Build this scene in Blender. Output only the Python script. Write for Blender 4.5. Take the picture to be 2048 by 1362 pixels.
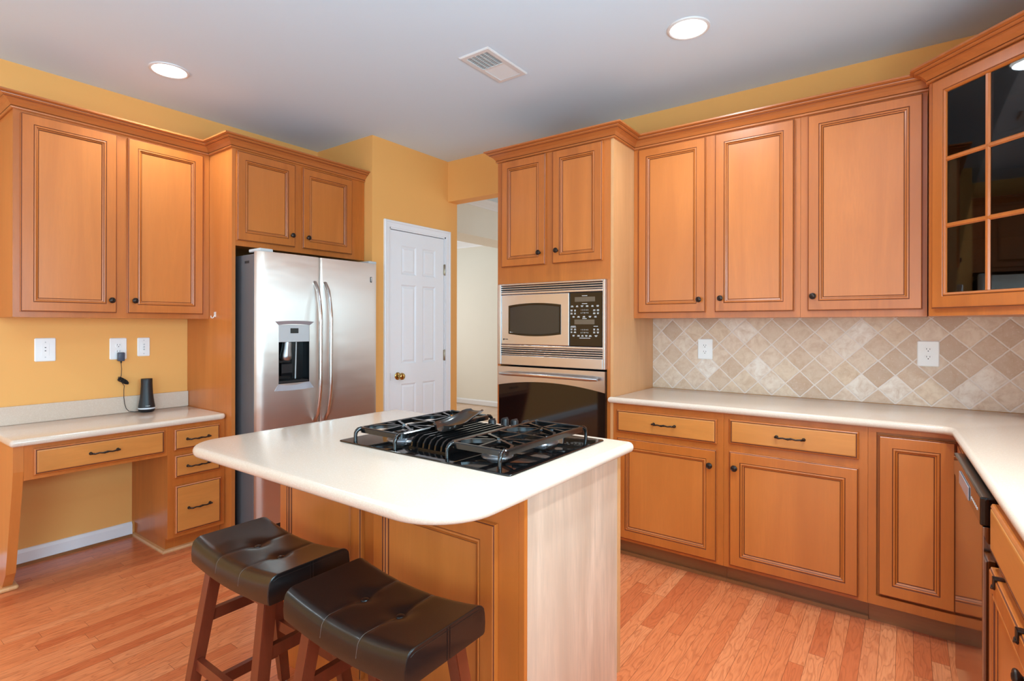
import bpy, bmesh, math, random
from mathutils import Vector as V, Matrix
from math import pi, sin, cos, radians as R

for o in list(bpy.data.objects):
    bpy.data.objects.remove(o)
S = bpy.context.scene
C = S.collection
random.seed(4)

# ------------------------------------------------------------------ camera, world, light, exposure
cam = bpy.data.objects.new('camera', bpy.data.cameras.new('camera'))
C.objects.link(cam)
cam.location = (3.9214, 0.0, 1.3233)
cam.rotation_euler = (R(90), R(-0.114), R(36.197))
cam.data.sensor_width = 36.0
cam.data.lens = 1077.71 * 36 / 2048
cam.data.shift_y = -0.0149
cam.data.clip_start = 0.02
S.camera = cam
S.view_settings.view_transform = 'Standard'
S.view_settings.look = 'None'
S.view_settings.exposure = 0.24
S.view_settings.gamma = 1.0
S.view_settings.use_curve_mapping = False
S.cycles.use_denoising = True
S.cycles.max_bounces = 10
S.cycles.diffuse_bounces = 5
S.cycles.sample_clamp_indirect = 8.0

W = bpy.data.worlds.new('sky'); S.world = W; W.use_nodes = True
W.node_tree.nodes['Background'].inputs[0].default_value = (0.80, 0.90, 1.0, 1)
W.node_tree.nodes['Background'].inputs[1].default_value = 1.6


def area(name, loc, direction, sx, sy, power, col=(1, 1, 1), shape='RECTANGLE', spread=180):
    l = bpy.data.lights.new(name, 'AREA')
    l.shape = shape; l.size = sx; l.size_y = sy
    l.energy = power; l.color = col; l.spread = R(spread)
    o = bpy.data.objects.new(name, l); C.objects.link(o)
    o.location = loc
    o.rotation_euler = V(direction).to_track_quat('-Z', 'Y').to_euler()
    return o


DAY = (0.48, 0.81, 1.0)
WARM = (0.74, 0.91, 1.0)
# daylight through the sink window and the rear windows; unseen fill lights added in the far rooms
area('daylight_sink_window', (4.80, 0.62, 1.60), (-1, 0.10, 0.50), 1.36, 1.00, 72, DAY)
area('daylight_patio_door', (4.66, -1.75, 1.12), (-1, 0.15, 0.20), 2.2, 1.9, 80, (0.42, 0.79, 1.02))
area('daylight_rear_window', (2.0, -3.22, 1.35), (0, 1, 0.12), 3.1, 2.0, 22, DAY)
area('fill_far_room', (-2.9, 5.2, 1.5), (1, 0, 0.05), 2.2, 1.8, 26, (0.96, 0.98, 1.0))
area('fill_dining_room', (2.75, 5.2, 1.5), (-1, 0, 0.1), 2.2, 1.8, 14, (0.96, 0.98, 1.0))

CAN = 7.2   # power of each recessed lamp

# ------------------------------------------------------------------ material helpers


def lin(c):
    return tuple(((x / 255) / 12.92 if x / 255 <= 0.04045 else ((x / 255 + 0.055) / 1.055) ** 2.4) for x in c)


class N:
    """small node-tree helper"""

    def __init__(s, name):
        s.m = bpy.data.materials.new(name); s.m.use_nodes = True
        s.t = s.m.node_tree; s.b = s.t.nodes['Principled BSDF']

    def n(s, typ, **kw):
        x = s.t.nodes.new(typ)
        for k, v in kw.items():
            setattr(x, k, v)
        return x

    def l(s, a, b):
        s.t.links.new(a, b)

    def val(s, sock, v):
        if hasattr(v, 'is_linked') or isinstance(v, bpy.types.NodeSocket):
            s.l(v, sock)
        else:
            sock.default_value = v

    def math(s, op, a, b=0.0, c=None):
        x = s.n('ShaderNodeMath', operation=op)
        s.val(x.inputs[0], a); s.val(x.inputs[1], b)
        if c is not None:
            s.val(x.inputs[2], c)
        return x.outputs[0]

    def mix(s, f, a, b, blend='MIX'):
        x = s.n('ShaderNodeMixRGB', blend_type=blend)
        s.val(x.inputs[0], f)
        for i, v in ((1, a), (2, b)):
            if isinstance(v, tuple):
                x.inputs[i].default_value = (*v[:3], 1)
            else:
                s.l(v, x.inputs[i])
        return x.outputs[0]

    def ramp(s, f, stops):
        x = s.n('ShaderNodeValToRGB'); e = x.color_ramp.elements
        while len(e) < len(stops):
            e.new(0.5)
        for i, (p, c) in enumerate(stops):
            e[i].position = p
            e[i].color = (*c, 1) if isinstance(c, tuple) else (c, c, c, 1)
        s.l(f, x.inputs[0]); return x.outputs[0]

    def coord(s, scale=(1, 1, 1), loc=(0, 0, 0), rot=(0, 0, 0), out='Object'):
        t = s.n('ShaderNodeTexCoord'); m = s.n('ShaderNodeMapping')
        m.inputs['Scale'].default_value = scale; m.inputs['Location'].default_value = loc
        m.inputs['Rotation'].default_value = rot
        s.l(t.outputs[out], m.inputs[0]); return m.outputs[0]

    def noise(s, vec, scale=5, detail=3, rough=0.5, dist=0.0):
        x = s.n('ShaderNodeTexNoise'); s.l(vec, x.inputs['Vector'])
        x.inputs['Scale'].default_value = scale; x.inputs['Detail'].default_value = detail
        x.inputs['Roughness'].default_value = rough; x.inputs['Distortion'].default_value = dist
        return x.outputs[0]

    def bump(s, h, strength=0.2, dist=0.01):
        x = s.n('ShaderNodeBump'); x.inputs['Strength'].default_value = strength
        x.inputs['Distance'].default_value = dist
        s.l(h, x.inputs['Height']); s.l(x.outputs[0], s.b.inputs['Normal'])

    def set(s, **kw):
        for k, v in kw.items():
            s.b.inputs[k.replace('_', ' ')].default_value = v
        return s


def plain(name, c, rough=0.5, metal=0.0, spec=0.5, coat=0.0, var=0.0, vs=30):
    a = N(name)
    a.set(Roughness=rough, Metallic=metal)
    a.b.inputs['Specular IOR Level'].default_value = spec
    a.b.inputs['Coat Weight'].default_value = coat
    col = lin(c)
    if var:
        f = a.noise(a.coord(), vs, 3)
        a.l(a.mix(f, tuple(x * (1 - var) for x in col), tuple(min(1, x * (1 + var)) for x in col)), a.b.inputs['Base Color'])
    else:
        a.b.inputs['Base Color'].default_value = (*col, 1)
    return a.m


def wood(name, c, dark=0.80, light=1.12, axis='z', rough=0.34, grain=1.0, fleck=0.35):
    """maple-like wood: long soft grain along one axis, faint darker figure and fine pores"""
    a = N(name)
    k = {'x': (0.12, 1, 1), 'y': (1, 0.12, 1), 'z': (1, 1, 0.10)}[axis]
    oi = a.n('ShaderNodeObjectInfo')
    t = a.n('ShaderNodeTexCoord'); mp = a.n('ShaderNodeMapping'); mp.inputs['Scale'].default_value = k
    add = a.n('ShaderNodeVectorMath', operation='ADD')
    rr = a.n('ShaderNodeCombineXYZ')
    a.l(a.math('MULTIPLY', oi.outputs['Random'], 37.0), rr.inputs[0]); a.l(a.math('MULTIPLY', oi.outputs['Random'], 61.0), rr.inputs[2])
    a.l(t.outputs['Object'], add.inputs[0]); a.l(rr.outputs[0], add.inputs[1]); a.l(add.outputs[0], mp.inputs[0])
    v = mp.outputs[0]
    f1 = a.noise(v, 9, 4, 0.6, 0.8)
    f2 = a.noise(v, 110 * grain, 3, 0.6, 0.2)
    f3 = a.noise(v, 2.3, 2, 0.5, 0.4)
    col = lin(c)
    d = tuple(x * dark * s for x, s in zip(col, (1.0, 0.93, 0.86)))
    li = tuple(min(1, x * light) for x in col)
    base = a.mix(a.ramp(f1, [(0.30, 0.0), (0.72, 1.0)]), d, li)
    base = a.mix(a.math('MULTIPLY', a.ramp(f2, [(0.42, 0.0), (0.66, 1.0)]), fleck), base, tuple(x * dark for x in col))
    base = a.mix(a.math('MULTIPLY', a.ramp(f3, [(0.35, 0.0), (0.65, 1.0)]), 0.35), base, tuple(x * 0.93 for x in col))
    a.l(base, a.b.inputs['Base Color'])
    a.set(Roughness=rough)
    a.b.inputs['Coat Weight'].default_value = 0.38
    a.b.inputs['Coat Roughness'].default_value = 0.28
    a.bump(f2, 0.04, 0.002)
    return a.m


M = {}
M['frame'] = wood('maple_frame', (192, 107, 42))
M['framev'] = M['frame']
M['panel'] = wood('maple_panel', (200, 117, 52), dark=0.88, light=1.10)
M['drawer'] = wood('maple_drawer', (208, 134, 64), axis='x', dark=0.86)
M['drawery'] = wood('maple_drawer_cross', (208, 134, 64), axis='y', dark=0.84)
M['side'] = wood('light_maple_side', (214, 158, 106), dark=0.86, light=1.08, fleck=0.5)  # side faces in a maple tone lighter than the door frames
M['pale'] = wood('glare_paled_maple_end_panel', (216, 184, 160), dark=0.70, light=1.12, fleck=0.7, grain=0.55)  # daylight glare on the island end is put into this pale tone
M['toe'] = wood('toe_kick_wood', (150, 98, 58), axis='x')
M['crown'] = wood('maple_crown', (188, 108, 52), axis='x')
M['crowny'] = wood('maple_crown_cross', (188, 108, 52), axis='y')
M['glaze'] = plain('dark_glaze_line', (104, 48, 22), 0.5)
M['inside'] = plain('cabinet_interior', (128, 92, 62), 0.6, var=0.1)
M['bronze'] = plain('oil_rubbed_bronze', (58, 46, 40), 0.38, 0.75, var=0.25, vs=120)
M['ceiling'] = plain('white_ceiling_paint', (216, 235, 250), 0.9, spec=0.2, var=0.01, vs=3)
M['white'] = plain('white_trim_paint', (238, 238, 240), 0.35, var=0.01)
M['plate'] = plain('white_plastic', (244, 244, 242), 0.3)
M['slot'] = plain('dark_slot', (40, 38, 38), 0.6)
M['cream'] = plain('cream_wall_paint', (240, 235, 222), 0.8, var=0.02, vs=4)
M['blackgloss'] = plain('black_glass', (10, 10, 11), 0.05, spec=0.6)
M['castiron'] = plain('black_enamel_iron', (13, 12, 12), 0.17, spec=0.7, var=0.2, vs=60)
M['blackmatte'] = plain('black_plastic', (28, 28, 30), 0.42)
M['blackcoil'] = plain('black_cord', (22, 20, 20), 0.5)
M['burner'] = plain('brushed_aluminium', (170, 170, 172), 0.35, 1.0)
M['brass'] = plain('polished_brass', (190, 160, 96), 0.18, 1.0)
M['nickel'] = plain('hinge_nickel', (178, 168, 150), 0.3, 1.0)
M['greyplastic'] = plain('light_grey_plastic', (196, 198, 198), 0.4)
M['silverplastic'] = plain('silver_plastic', (176, 174, 180), 0.3, 0.3)
M['display'] = plain('dark_display', (38, 36, 30), 0.25)
M['displayw'] = plain('amber_grey_display', (104, 90, 74), 0.3)
M['print'] = plain('white_print', (225, 225, 222), 0.5)
M['darkgrey'] = plain('fridge_side_grey', (104, 102, 104), 0.45, 0.2)
M['dkvoid'] = plain('black_recess', (12, 12, 14), 0.25)
M['glide'] = plain('nylon_glide', (200, 198, 194), 0.5)
M['adapter'] = plain('slate_plastic', (70, 76, 92), 0.4)
M['clear'] = plain('clear_plastic', (225, 215, 205), 0.15, spec=0.8)

# wall paint
a = N('ochre_wall_paint')
f = a.noise(a.coord(), 260, 2)
a.b.inputs['Base Color'].default_value = (*lin((240, 176, 100)), 1)
a.set(Roughness=0.62); a.b.inputs['Specular IOR Level'].default_value = 0.3
a.bump(f, 0.03, 0.002)
M['wall'] = a.m


def steel(name, rot=0.0, rough=0.30, tangent='Z', aniso=0.8, c=(200, 194, 188), wavy=False):
    a = N(name)
    a.set(Metallic=1.0, Roughness=rough)
    a.b.inputs['Base Color'].default_value = (*lin(c), 1)
    a.b.inputs['Anisotropic'].default_value = aniso
    a.b.inputs['Anisotropic Rotation'].default_value = rot
    tg = a.n('ShaderNodeTangent', direction_type='RADIAL', axis=tangent)
    a.l(tg.outputs[0], a.b.inputs['Tangent'])
    if wavy:
        a.bump(a.noise(a.coord((1, 1, 2.2)), 3.0, 2, 0.45), 0.10, 0.02)
    return a.m


M['steel'] = steel('brushed_steel', 0.0, 0.37, aniso=0.97, c=(214, 200, 190), wavy=True)
M['dwsteel'] = steel('smooth_dark_steel', 0.0, 0.10, aniso=0.0, c=(150, 140, 132))
M['steelp'] = steel('polished_steel_handle', 0.0, 0.22, aniso=0.0, c=(206, 202, 198))
M['steelh'] = steel('brushed_steel_oven', 0.0, 0.26, aniso=0.6, c=(204, 200, 198))

# engineered stone worktop
a = N('cream_quartz')
v = a.coord()
f = a.noise(v, 420, 2, 0.6); g = a.noise(v, 130, 3, 0.6)
base = a.mix(a.ramp(f, [(0.35, 0.0), (0.62, 1.0)]), lin((210, 188, 168)), lin((220, 199, 180)))
base = a.mix(a.math('MULTIPLY', a.ramp(g, [(0.55, 0.0), (0.7, 1.0)]), 0.3), base, lin((232, 220, 206)))
a.l(base, a.b.inputs['Base Color']); a.set(Roughness=0.16)
M['quartz'] = a.m

# oak strip floor: boards run along Y
a = N('red_oak_strip_floor')
tc = a.n('ShaderNodeTexCoord'); sx = a.n('ShaderNodeSeparateXYZ'); a.l(tc.outputs['Object'], sx.inputs[0])
BW = 0.0572
px = a.math('DIVIDE', sx.outputs[0], BW)
row = a.math('FLOOR', px); fx = a.math('FRACT', px)
wn = a.n('ShaderNodeTexWhiteNoise', noise_dimensions='1D'); a.l(row, wn.inputs['W'])
py = a.math('ADD', a.math('DIVIDE', sx.outputs[1], 0.82), a.math('MULTIPLY', wn.outputs['Value'], 9.7))
seg = a.math('FLOOR', py); fy = a.math('FRACT', py)
cb = a.n('ShaderNodeCombineXYZ'); a.l(row, cb.inputs[0]); a.l(seg, cb.inputs[1])
w2 = a.n('ShaderNodeTexWhiteNoise', noise_dimensions='3D'); a.l(cb.outputs[0], w2.inputs['Vector'])
tone = a.ramp(w2.outputs['Value'], [(0.0, lin((203, 104, 60))), (0.3, lin((218, 123, 74))), (0.65, lin((223, 130, 80))), (0.9, lin((230, 144, 94))), (1.0, lin((208, 110, 66)))])
# grain vector: stretched along the board, offset per board
off = a.n('ShaderNodeVectorMath', operation='MULTIPLY_ADD')
a.l(w2.outputs['Color'], off.inputs[0]); off.inputs[1].default_value = (40, 40, 40)
st = a.n('ShaderNodeMapping'); st.inputs['Scale'].default_value = (1, 0.07, 1)
a.l(tc.outputs['Object'], st.inputs[0]); a.l(st.outputs[0], off.inputs[2])
gr = a.noise(off.outputs[0], 190, 3, 0.6, 0.3)
st2 = a.n('ShaderNodeMapping'); st2.inputs['Scale'].default_value = (1, 0.16, 1)
a.l(tc.outputs['Object'], st2.inputs[0])
off2 = a.n('ShaderNodeVectorMath', operation='MULTIPLY_ADD')
a.l(w2.outputs['Color'], off2.inputs[0]); off2.inputs[1].default_value = (23, 23, 23); a.l(st2.outputs[0], off2.inputs[2])
fig = a.noise(off2.outputs[0], 16, 2, 0.45, 0.0)
rings = a.math('FRACT', a.math('MULTIPLY', fig, 13.0))
ringl = a.ramp(rings, [(0.0, 1.0), (0.16, 0.35), (0.5, 0.0), (0.86, 0.1), (1.0, 1.0)])
base = a.mix(a.math('MULTIPLY', ringl, 0.42), tone, lin((150, 66, 34)))
base = a.mix(a.math('MULTIPLY', a.ramp(gr, [(0.45, 0.0), (0.68, 1.0)]), 0.30), base, lin((160, 74, 40)))
ex = a.math('MULTIPLY', a.math('MINIMUM', fx, a.math('SUBTRACT', 1.0, fx)), BW)
ey = a.math('MULTIPLY', a.math('MINIMUM', fy, a.math('SUBTRACT', 1.0, fy)), 0.82)
gap = a.math('LESS_THAN', a.math('MINIMUM', ex, ey), 0.0009)
base = a.mix(a.math('MULTIPLY', gap, 0.62), base, lin((92, 40, 22)))
a.l(base, a.b.inputs['Base Color']); a.set(Roughness=0.30)
a.b.inputs['Coat Weight'].default_value = 0.2; a.b.inputs['Coat Roughness'].default_value = 0.18
a.bump(a.math('SUBTRACT', 1.0, gap), 0.15, 0.001)
M['floor'] = a.m

M['floor_glare'] = wood('glare_paled_oak_floor', (226, 190, 158), axis='y', rough=0.25)  # paler than the kitchen oak, window glare painted into the colour

# tumbled travertine on the diagonal
a = N('travertine_diagonal_tile')
tc = a.n('ShaderNodeTexCoord'); sx = a.n('ShaderNodeSeparateXYZ'); a.l(tc.outputs['Object'], sx.inputs[0])
T = 0.1046
dx = a.math('SUBTRACT', a.math('ADD', sx.outputs[0], sx.outputs[1]), 2.595)
dz = a.math('SUBTRACT', sx.outputs[2], 0.917)
pu = a.math('DIVIDE', a.math('ADD', dx, dz), T * 1.41421)
pv = a.math('DIVIDE', a.math('SUBTRACT', dx, dz), T * 1.41421)
wob = a.noise(tc.outputs['Object'], 28, 2)
wob = a.math('MULTIPLY', a.math('SUBTRACT', wob, 0.5), 0.05)
pu = a.math('ADD', pu, wob); pv = a.math('ADD', pv, wob)
cu, cv = a.math('FLOOR', pu), a.math('FLOOR', pv)
fu, fv = a.math('FRACT', pu), a.math('FRACT', pv)
cb = a.n('ShaderNodeCombineXYZ'); a.l(cu, cb.inputs[0]); a.l(cv, cb.inputs[1]); cb.inputs[2].default_value = 3.0
w2 = a.n('ShaderNodeTexWhiteNoise', noise_dimensions='3D'); a.l(cb.outputs[0], w2.inputs['Vector'])
tone = a.ramp(w2.outputs['Value'], [(0.0, lin((196, 168, 144))), (0.3, lin((216, 192, 168))), (0.65, lin((228, 208, 187))), (0.85, lin((222, 198, 170))), (1.0, lin((240, 230, 218)))])
of = a.n('ShaderNodeVectorMath', operation='MULTIPLY_ADD')
a.l(w2.outputs['Color'], of.inputs[0]); of.inputs[1].default_value = (9, 9, 9); a.l(tc.outputs['Object'], of.inputs[2])
n1 = a.noise(of.outputs[0], 22, 5, 0.65, 0.6); n2 = a.noise(of.outputs[0], 90, 3, 0.7)
base = a.mix(a.math('MULTIPLY', a.ramp(n1, [(0.4, 0.0), (0.7, 1.0)]), 0.6), tone, lin((192, 154, 122)))
base = a.mix(a.math('MULTIPLY', a.ramp(n2, [(0.58, 0.0), (0.72, 1.0)]), 0.5), base, lin((226, 210, 194)))
eu = a.math('MINIMUM', fu, a.math('SUBTRACT', 1.0, fu)); ev = a.math('MINIMUM', fv, a.math('SUBTRACT', 1.0, fv))
e = a.math('MINIMUM', eu, ev)
gm = a.ramp(e, [(0.018, 1.0), (0.036, 0.0)])
base = a.mix(gm, base, lin((228, 216, 206)))
a.l(base, a.b.inputs['Base Color']); a.set(Roughness=0.5)
hh = a.math('ADD', a.ramp(e, [(0.012, 0.0), (0.06, 1.0)]), a.math('MULTIPLY', n2, 0.25))
a.bump(hh, 0.35, 0.004)
M['tile'] = a.m

# leather, stool wood, cabinet glass, lamp lens
a = N('espresso_bonded_leather')
v = a.coord(); f = a.noise(v, 420, 2, 0.6); g = a.noise(v, 16, 3)
a.l(a.mix(g, lin((13, 9, 9)), lin((21, 15, 14))), a.b.inputs['Base Color'])
a.set(Roughness=0.34); a.b.inputs['Specular IOR Level'].default_value = 0.35; a.b.inputs['Coat Weight'].default_value = 0.45; a.b.inputs['Coat Roughness'].default_value = 0.2
a.bump(f, 0.12, 0.0015)
M['leather'] = a.m
M['thread'] = plain('light_stitch', (92, 78, 70), 0.4)
M['stool'] = wood('cherry_stool_wood', (112, 46, 26), dark=0.7, light=1.2, rough=0.28)
a = N('cabinet_glass')
mx = a.n('ShaderNodeMixShader'); tr = a.n('ShaderNodeBsdfTransparent'); gl = a.n('ShaderNodeBsdfGlossy')
tr.inputs[0].default_value = (0.42, 0.42, 0.42, 1); gl.inputs['Roughness'].default_value = 0.02
fr = a.n('ShaderNodeFresnel'); fr.inputs[0].default_value = 1.5
a.l(fr.outputs[0], mx.inputs[0]); a.l(tr.outputs[0], mx.inputs[1]); a.l(gl.outputs[0], mx.inputs[2])
a.l(mx.outputs[0], a.t.nodes['Material Output'].inputs[0])
M['glass'] = a.m
a = N('lamp_lens')
a.b.inputs['Base Color'].default_value = (1, 1, 1, 1)
a.b.inputs['Emission Color'].default_value = (1, 0.97, 0.92, 1); a.b.inputs['Emission Strength'].default_value = 6
M['lens'] = a.m
M['trimring'] = plain('white_lamp_trim', (222, 222, 222), 0.5)
M['led'] = plain('white_light_ring', (225, 228, 232), 0.3)

# ------------------------------------------------------------------ geometry helpers


def wpos(o):
    p = V((0, 0, 0))
    while o:
        p += o.location; o = o.parent
    return p


def obj(name, bm, mats, parent=None, smooth=False, label=None):
    """link a bmesh (built in world coordinates) as one mesh object, its data moved to the parent's base"""
    me = bpy.data.meshes.new(name)
    if parent:
        bmesh.ops.translate(bm, verts=bm.verts, vec=-wpos(parent))
    bmesh.ops.recalc_face_normals(bm, faces=bm.faces)
    bm.to_mesh(me); bm.free()
    for m in (mats if isinstance(mats, (list, tuple)) else [mats]):
        me.materials.append(M[m] if isinstance(m, str) else m)
    if smooth:
        for p in me.polygons:
            p.use_smooth = True
        me.set_sharp_from_angle(angle=R(38))
    o = bpy.data.objects.new(name, me); C.objects.link(o)
    if parent:
        o.parent = parent
    if label:
        o['label'] = label
    return o


def tag(o, label, cat, group=None):
    o['label'] = label; o['category'] = cat
    if group:
        o['group'] = group
    return o


def thing(name, label, cat, loc, group=None):
    o = bpy.data.objects.new(name, None); C.objects.link(o)
    o.location = loc; o.empty_display_size = 0.05
    return tag(o, label, cat, group)


def struct(name, bm, m, parent=None, smooth=False):
    o = obj(name, bm, m, parent, smooth)
    if not parent:
        o['kind'] = 'structure'
    return o


def box(bm, x0, x1, y0, y1, z0, z1, bev=0.0, mat=0):
    vs = [bm.verts.new((x, y, z)) for x in (x0, x1) for y in (y0, y1) for z in (z0, z1)]
    fs = [bm.faces.new([vs[i] for i in q]) for q in ((0, 1, 3, 2), (4, 6, 7, 5), (0, 4, 5, 1), (2, 3, 7, 6), (0, 2, 6, 4), (1, 5, 7, 3))]
    for f in fs:
        f.material_index = mat
    if bev:
        es = list({e for f in fs for e in f.edges})
        r = bmesh.ops.bevel(bm, geom=es, offset=bev, segments=2, affect='EDGES', profile=0.5)
        for f in r['faces']:
            f.material_index = mat
    return bm


def B(x0, x1, y0, y1, z0, z1, bev=0.0):
    return box(bmesh.new(), x0, x1, y0, y1, z0, z1, bev)


class F:
    """a local frame on a surface: u along it, v up, n out of it"""

    def __init__(s, o, u, v=(0, 0, 1)):
        s.o = V(o); s.u = V(u).normalized(); s.v = V(v).normalized(); s.n = s.u.cross(s.v)

    def p(s, a, b, c=0.0):
        return s.o + s.u * a + s.v * b + s.n * c


def fbox(bm, f, a0, a1, b0, b1, c0, c1, bev=0.0, mat=0):
    vs = [bm.verts.new(f.p(a, b, c)) for a in (a0, a1) for b in (b0, b1) for c in (c0, c1)]
    fs = [bm.faces.new([vs[i] for i in q]) for q in ((0, 1, 3, 2), (4, 6, 7, 5), (0, 4, 5, 1), (2, 3, 7, 6), (0, 2, 6, 4), (1, 5, 7, 3))]
    for x in fs:
        x.material_index = mat
    if bev:
        es = list({e for x in fs for e in x.edges})
        r = bmesh.ops.bevel(bm, geom=es, offset=bev, segments=2, affect='EDGES', profile=0.5)
        for x in r['faces']:
            x.material_index = mat
    return bm


def rings(bm, loops, mats, cap0=0, cap1=0):
    """loft closed loops of equal length; mats[i] for the band between loop i and i+1"""
    L = [[bm.verts.new(p) for p in lp] for lp in loops]
    n = len(L[0])
    if cap0 is not None:
        bm.faces.new(L[0][::-1]).material_index = cap0
    for i in range(len(L) - 1):
        for j in range(n):
            fc = bm.faces.new((L[i][j], L[i][(j + 1) % n], L[i + 1][(j + 1) % n], L[i + 1][j]))
            fc.material_index = mats[i] if isinstance(mats, (list, tuple)) else mats
    if cap1 is not None:
        bm.faces.new(L[-1]).material_index = cap1
    return bm


def rect(f, a0, a1, b0, b1, c):
    return [f.p(a0, b0, c), f.p(a1, b0, c), f.p(a1, b1, c), f.p(a0, b1, c)]


DOORP = [(0.0, 0.000, 0), (0.0, 0.013, 0), (0.0015, 0.0150, 1), (0.0030, 0.0150, 1), (0.0045, 0.0172, 0), (0.0065, 0.0186, 0), (0.0085, 0.0186, 0),
         (0.049, 0.0186, 1), (0.0505, 0.0165, 1), (0.0520, 0.0165, 0), (0.0535, 0.0182, 0), (0.057, 0.0190, 0), (0.0605, 0.0176, 1),
         (0.0625, 0.0140, 0), (0.0680, 0.0112, 1), (0.0695, 0.0085, 1), (0.0710, 0.0085, 2), (0.0725, 0.0098, 2)]


def door_panel(f, a0, a1, b0, b1, lip=0.0):
    bm = bmesh.new()
    loops = [rect(f, a0 + d, a1 - d, b0 + d, b1 - d, c + lip) for d, c, m in DOORP]
    rings(bm, loops, [m for d, c, m in DOORP], 0, 2)
    return bm


DRAWP = [(0.0, 0.0, 0), (0.0, 0.0125, 0), (0.002, 0.0150, 0), (0.0065, 0.0175, 1), (0.0075, 0.0155, 1), (0.0105, 0.0155, 2), (0.0120, 0.0182, 2), (0.016, 0.0190, 2)]


def drawer_panel(f, a0, a1, b0, b1):
    bm = bmesh.new()
    rings(bm, [rect(f, a0 + d, a1 - d, b0 + d, b1 - d, c) for d, c, m in DRAWP], [m for d, c, m in DRAWP], 0, 2)
    return bm


def lathe(bm, o, axis, prof, seg=24, mat=0):
    """prof: list of (radius, height along axis)"""
    ax = V(axis).normalized(); t = ax.orthogonal().normalized(); b = ax.cross(t); o = V(o)
    loops = [[o + ax * h + (t * cos(2 * pi * k / seg) + b * sin(2 * pi * k / seg)) * max(r, 1e-5) for k in range(seg)] for r, h in prof]
    rings(bm, loops, mat, mat, mat)
    return bm


def tube(bm, pts, r, seg=10, mat=0, square=None, caps=True):
    """sweep a circle (or a rectangle square=(w,h)) along points; r may be a list"""
    pts = [V(p) for p in pts]; n = len(pts)
    loops = []; up = None
    for i, p in enumerate(pts):
        d = (pts[min(i + 1, n - 1)] - pts[max(i - 1, 0)]).normalized()
        if up is None:
            up = V((0, 0, 1)) if abs(d.z) < 0.95 else V((0, 1, 0))
        s = d.cross(up).normalized(); up = s.cross(d).normalized()
        rr = r[i] if isinstance(r, (list, tuple)) else r
        if square:
            w, h = square
            loops.append([p + s * (w / 2 * q[0]) + up * (h / 2 * q[1]) for q in ((-1, -1), (1, -1), (1, 1), (-1, 1))])
        else:
            loops.append([p + (s * cos(2 * pi * k / seg) + up * sin(2 * pi * k / seg)) * rr for k in range(seg)])
    rings(bm, loops, mat, mat if caps else None, mat if caps else None)
    return bm


def arc(c, r, a0, a1, n):
    return [(c[0] + r * cos(R(a0 + (a1 - a0) * i / n)), c[1] + r * sin(R(a0 + (a1 - a0) * i / n))) for i in range(n + 1)]


def round_rect(x0, x1, y0, y1, r, n=6):
    """r: one radius or four (x0y0, x1y0, x1y1, x0y1); counter-clockwise"""
    r = r if isinstance(r, (list, tuple)) else [r] * 4
    return (arc((x0 + r[0], y0 + r[0]), r[0], 180, 270, n) + arc((x1 - r[1], y0 + r[1]), r[1], 270, 360, n)
            + arc((x1 - r[2], y1 - r[2]), r[2], 0, 90, n) + arc((x0 + r[3], y1 - r[3]), r[3], 90, 180, n))


def offset_poly(P, d):
    out = []; n = len(P)
    for i in range(n):
        a, b, c = V(P[i - 1]).to_2d() if False else V((*P[i - 1], 0)), V((*P[i], 0)), V((*P[(i + 1) % n], 0))
        e1 = (b - a); e2 = (c - b)
        if e1.length < 1e-7: e1 = e2
        if e2.length < 1e-7: e2 = e1
        e1.normalize(); e2.normalize()
        n1 = V((-e1.y, e1.x, 0)); n2 = V((-e2.y, e2.x, 0))
        m = (n1 + n2); m = m / max(0.2, m.length_squared) * 2
        q = b + m * d
        out.append((q.x, q.y))
    return out


def slab(bm, P, z0, z1, r, n=5, mat=0):
    """plate with a bullnose edge, P counter-clockwise"""
    zc = (z0 + z1) / 2; h = (z1 - z0) / 2; loops = []
    for i in range(n * 2 + 1):
        t = -90 + 180 * i / (n * 2)
        q = offset_poly(P, r * (1 - cos(R(t))))
        loops.append([(x, y, zc + h * sin(R(t))) for x, y in q])
    rings(bm, loops, mat, mat, mat)
    return bm


def sweep_profile(bm, path, prof, mats=0):
    """sweep (out, z) profile along a 2-D path with mitred corners; out is to the right of travel"""
    n = len(path); L = []
    for i, p in enumerate(path):
        p = V((*p, 0))
        d1 = (p - V((*path[i - 1], 0))).normalized() if i else None
        d2 = (V((*path[i + 1], 0)) - p).normalized() if i < n - 1 else None
        d1 = d1 or d2; d2 = d2 or d1
        n1 = V((d1.y, -d1.x, 0)); n2 = V((d2.y, -d2.x, 0))
        m = (n1 + n2); m = m / m.length_squared * 2
        L.append([bm.verts.new((p.x + m.x * o, p.y + m.y * o, z)) for o, z in prof])
    k = len(prof)
    for i in range(n - 1):
        for j in range(k):
            fc = bm.faces.new((L[i][j], L[i + 1][j], L[i + 1][(j + 1) % k], L[i][(j + 1) % k]))
            fc.material_index = mats[j] if isinstance(mats, (list, tuple)) else mats
    bm.faces.new(L[0]); bm.faces.new(L[-1][::-1])
    return bm


def text(name, s, f, a, b, size, mat, parent, align='CENTER', label=None):
    cu = bpy.data.curves.new(name, 'FONT'); cu.body = s; cu.size = size; cu.align_x = align; cu.align_y = 'CENTER'
    cu.extrude = 0.0002; cu.materials.append(M[mat])
    tmp = bpy.data.objects.new(name, cu)
    me = bpy.data.meshes.new_from_object(tmp); me.name = name
    bpy.data.objects.remove(tmp)
    o = bpy.data.objects.new(name, me); C.objects.link(o)
    o.parent = parent
    o.rotation_euler = Matrix((f.u, f.v, f.n)).transposed().to_euler()
    o.location = f.p(a, b, 0.0006) - wpos(parent)
    if label:
        o['label'] = label
    return o


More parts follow.
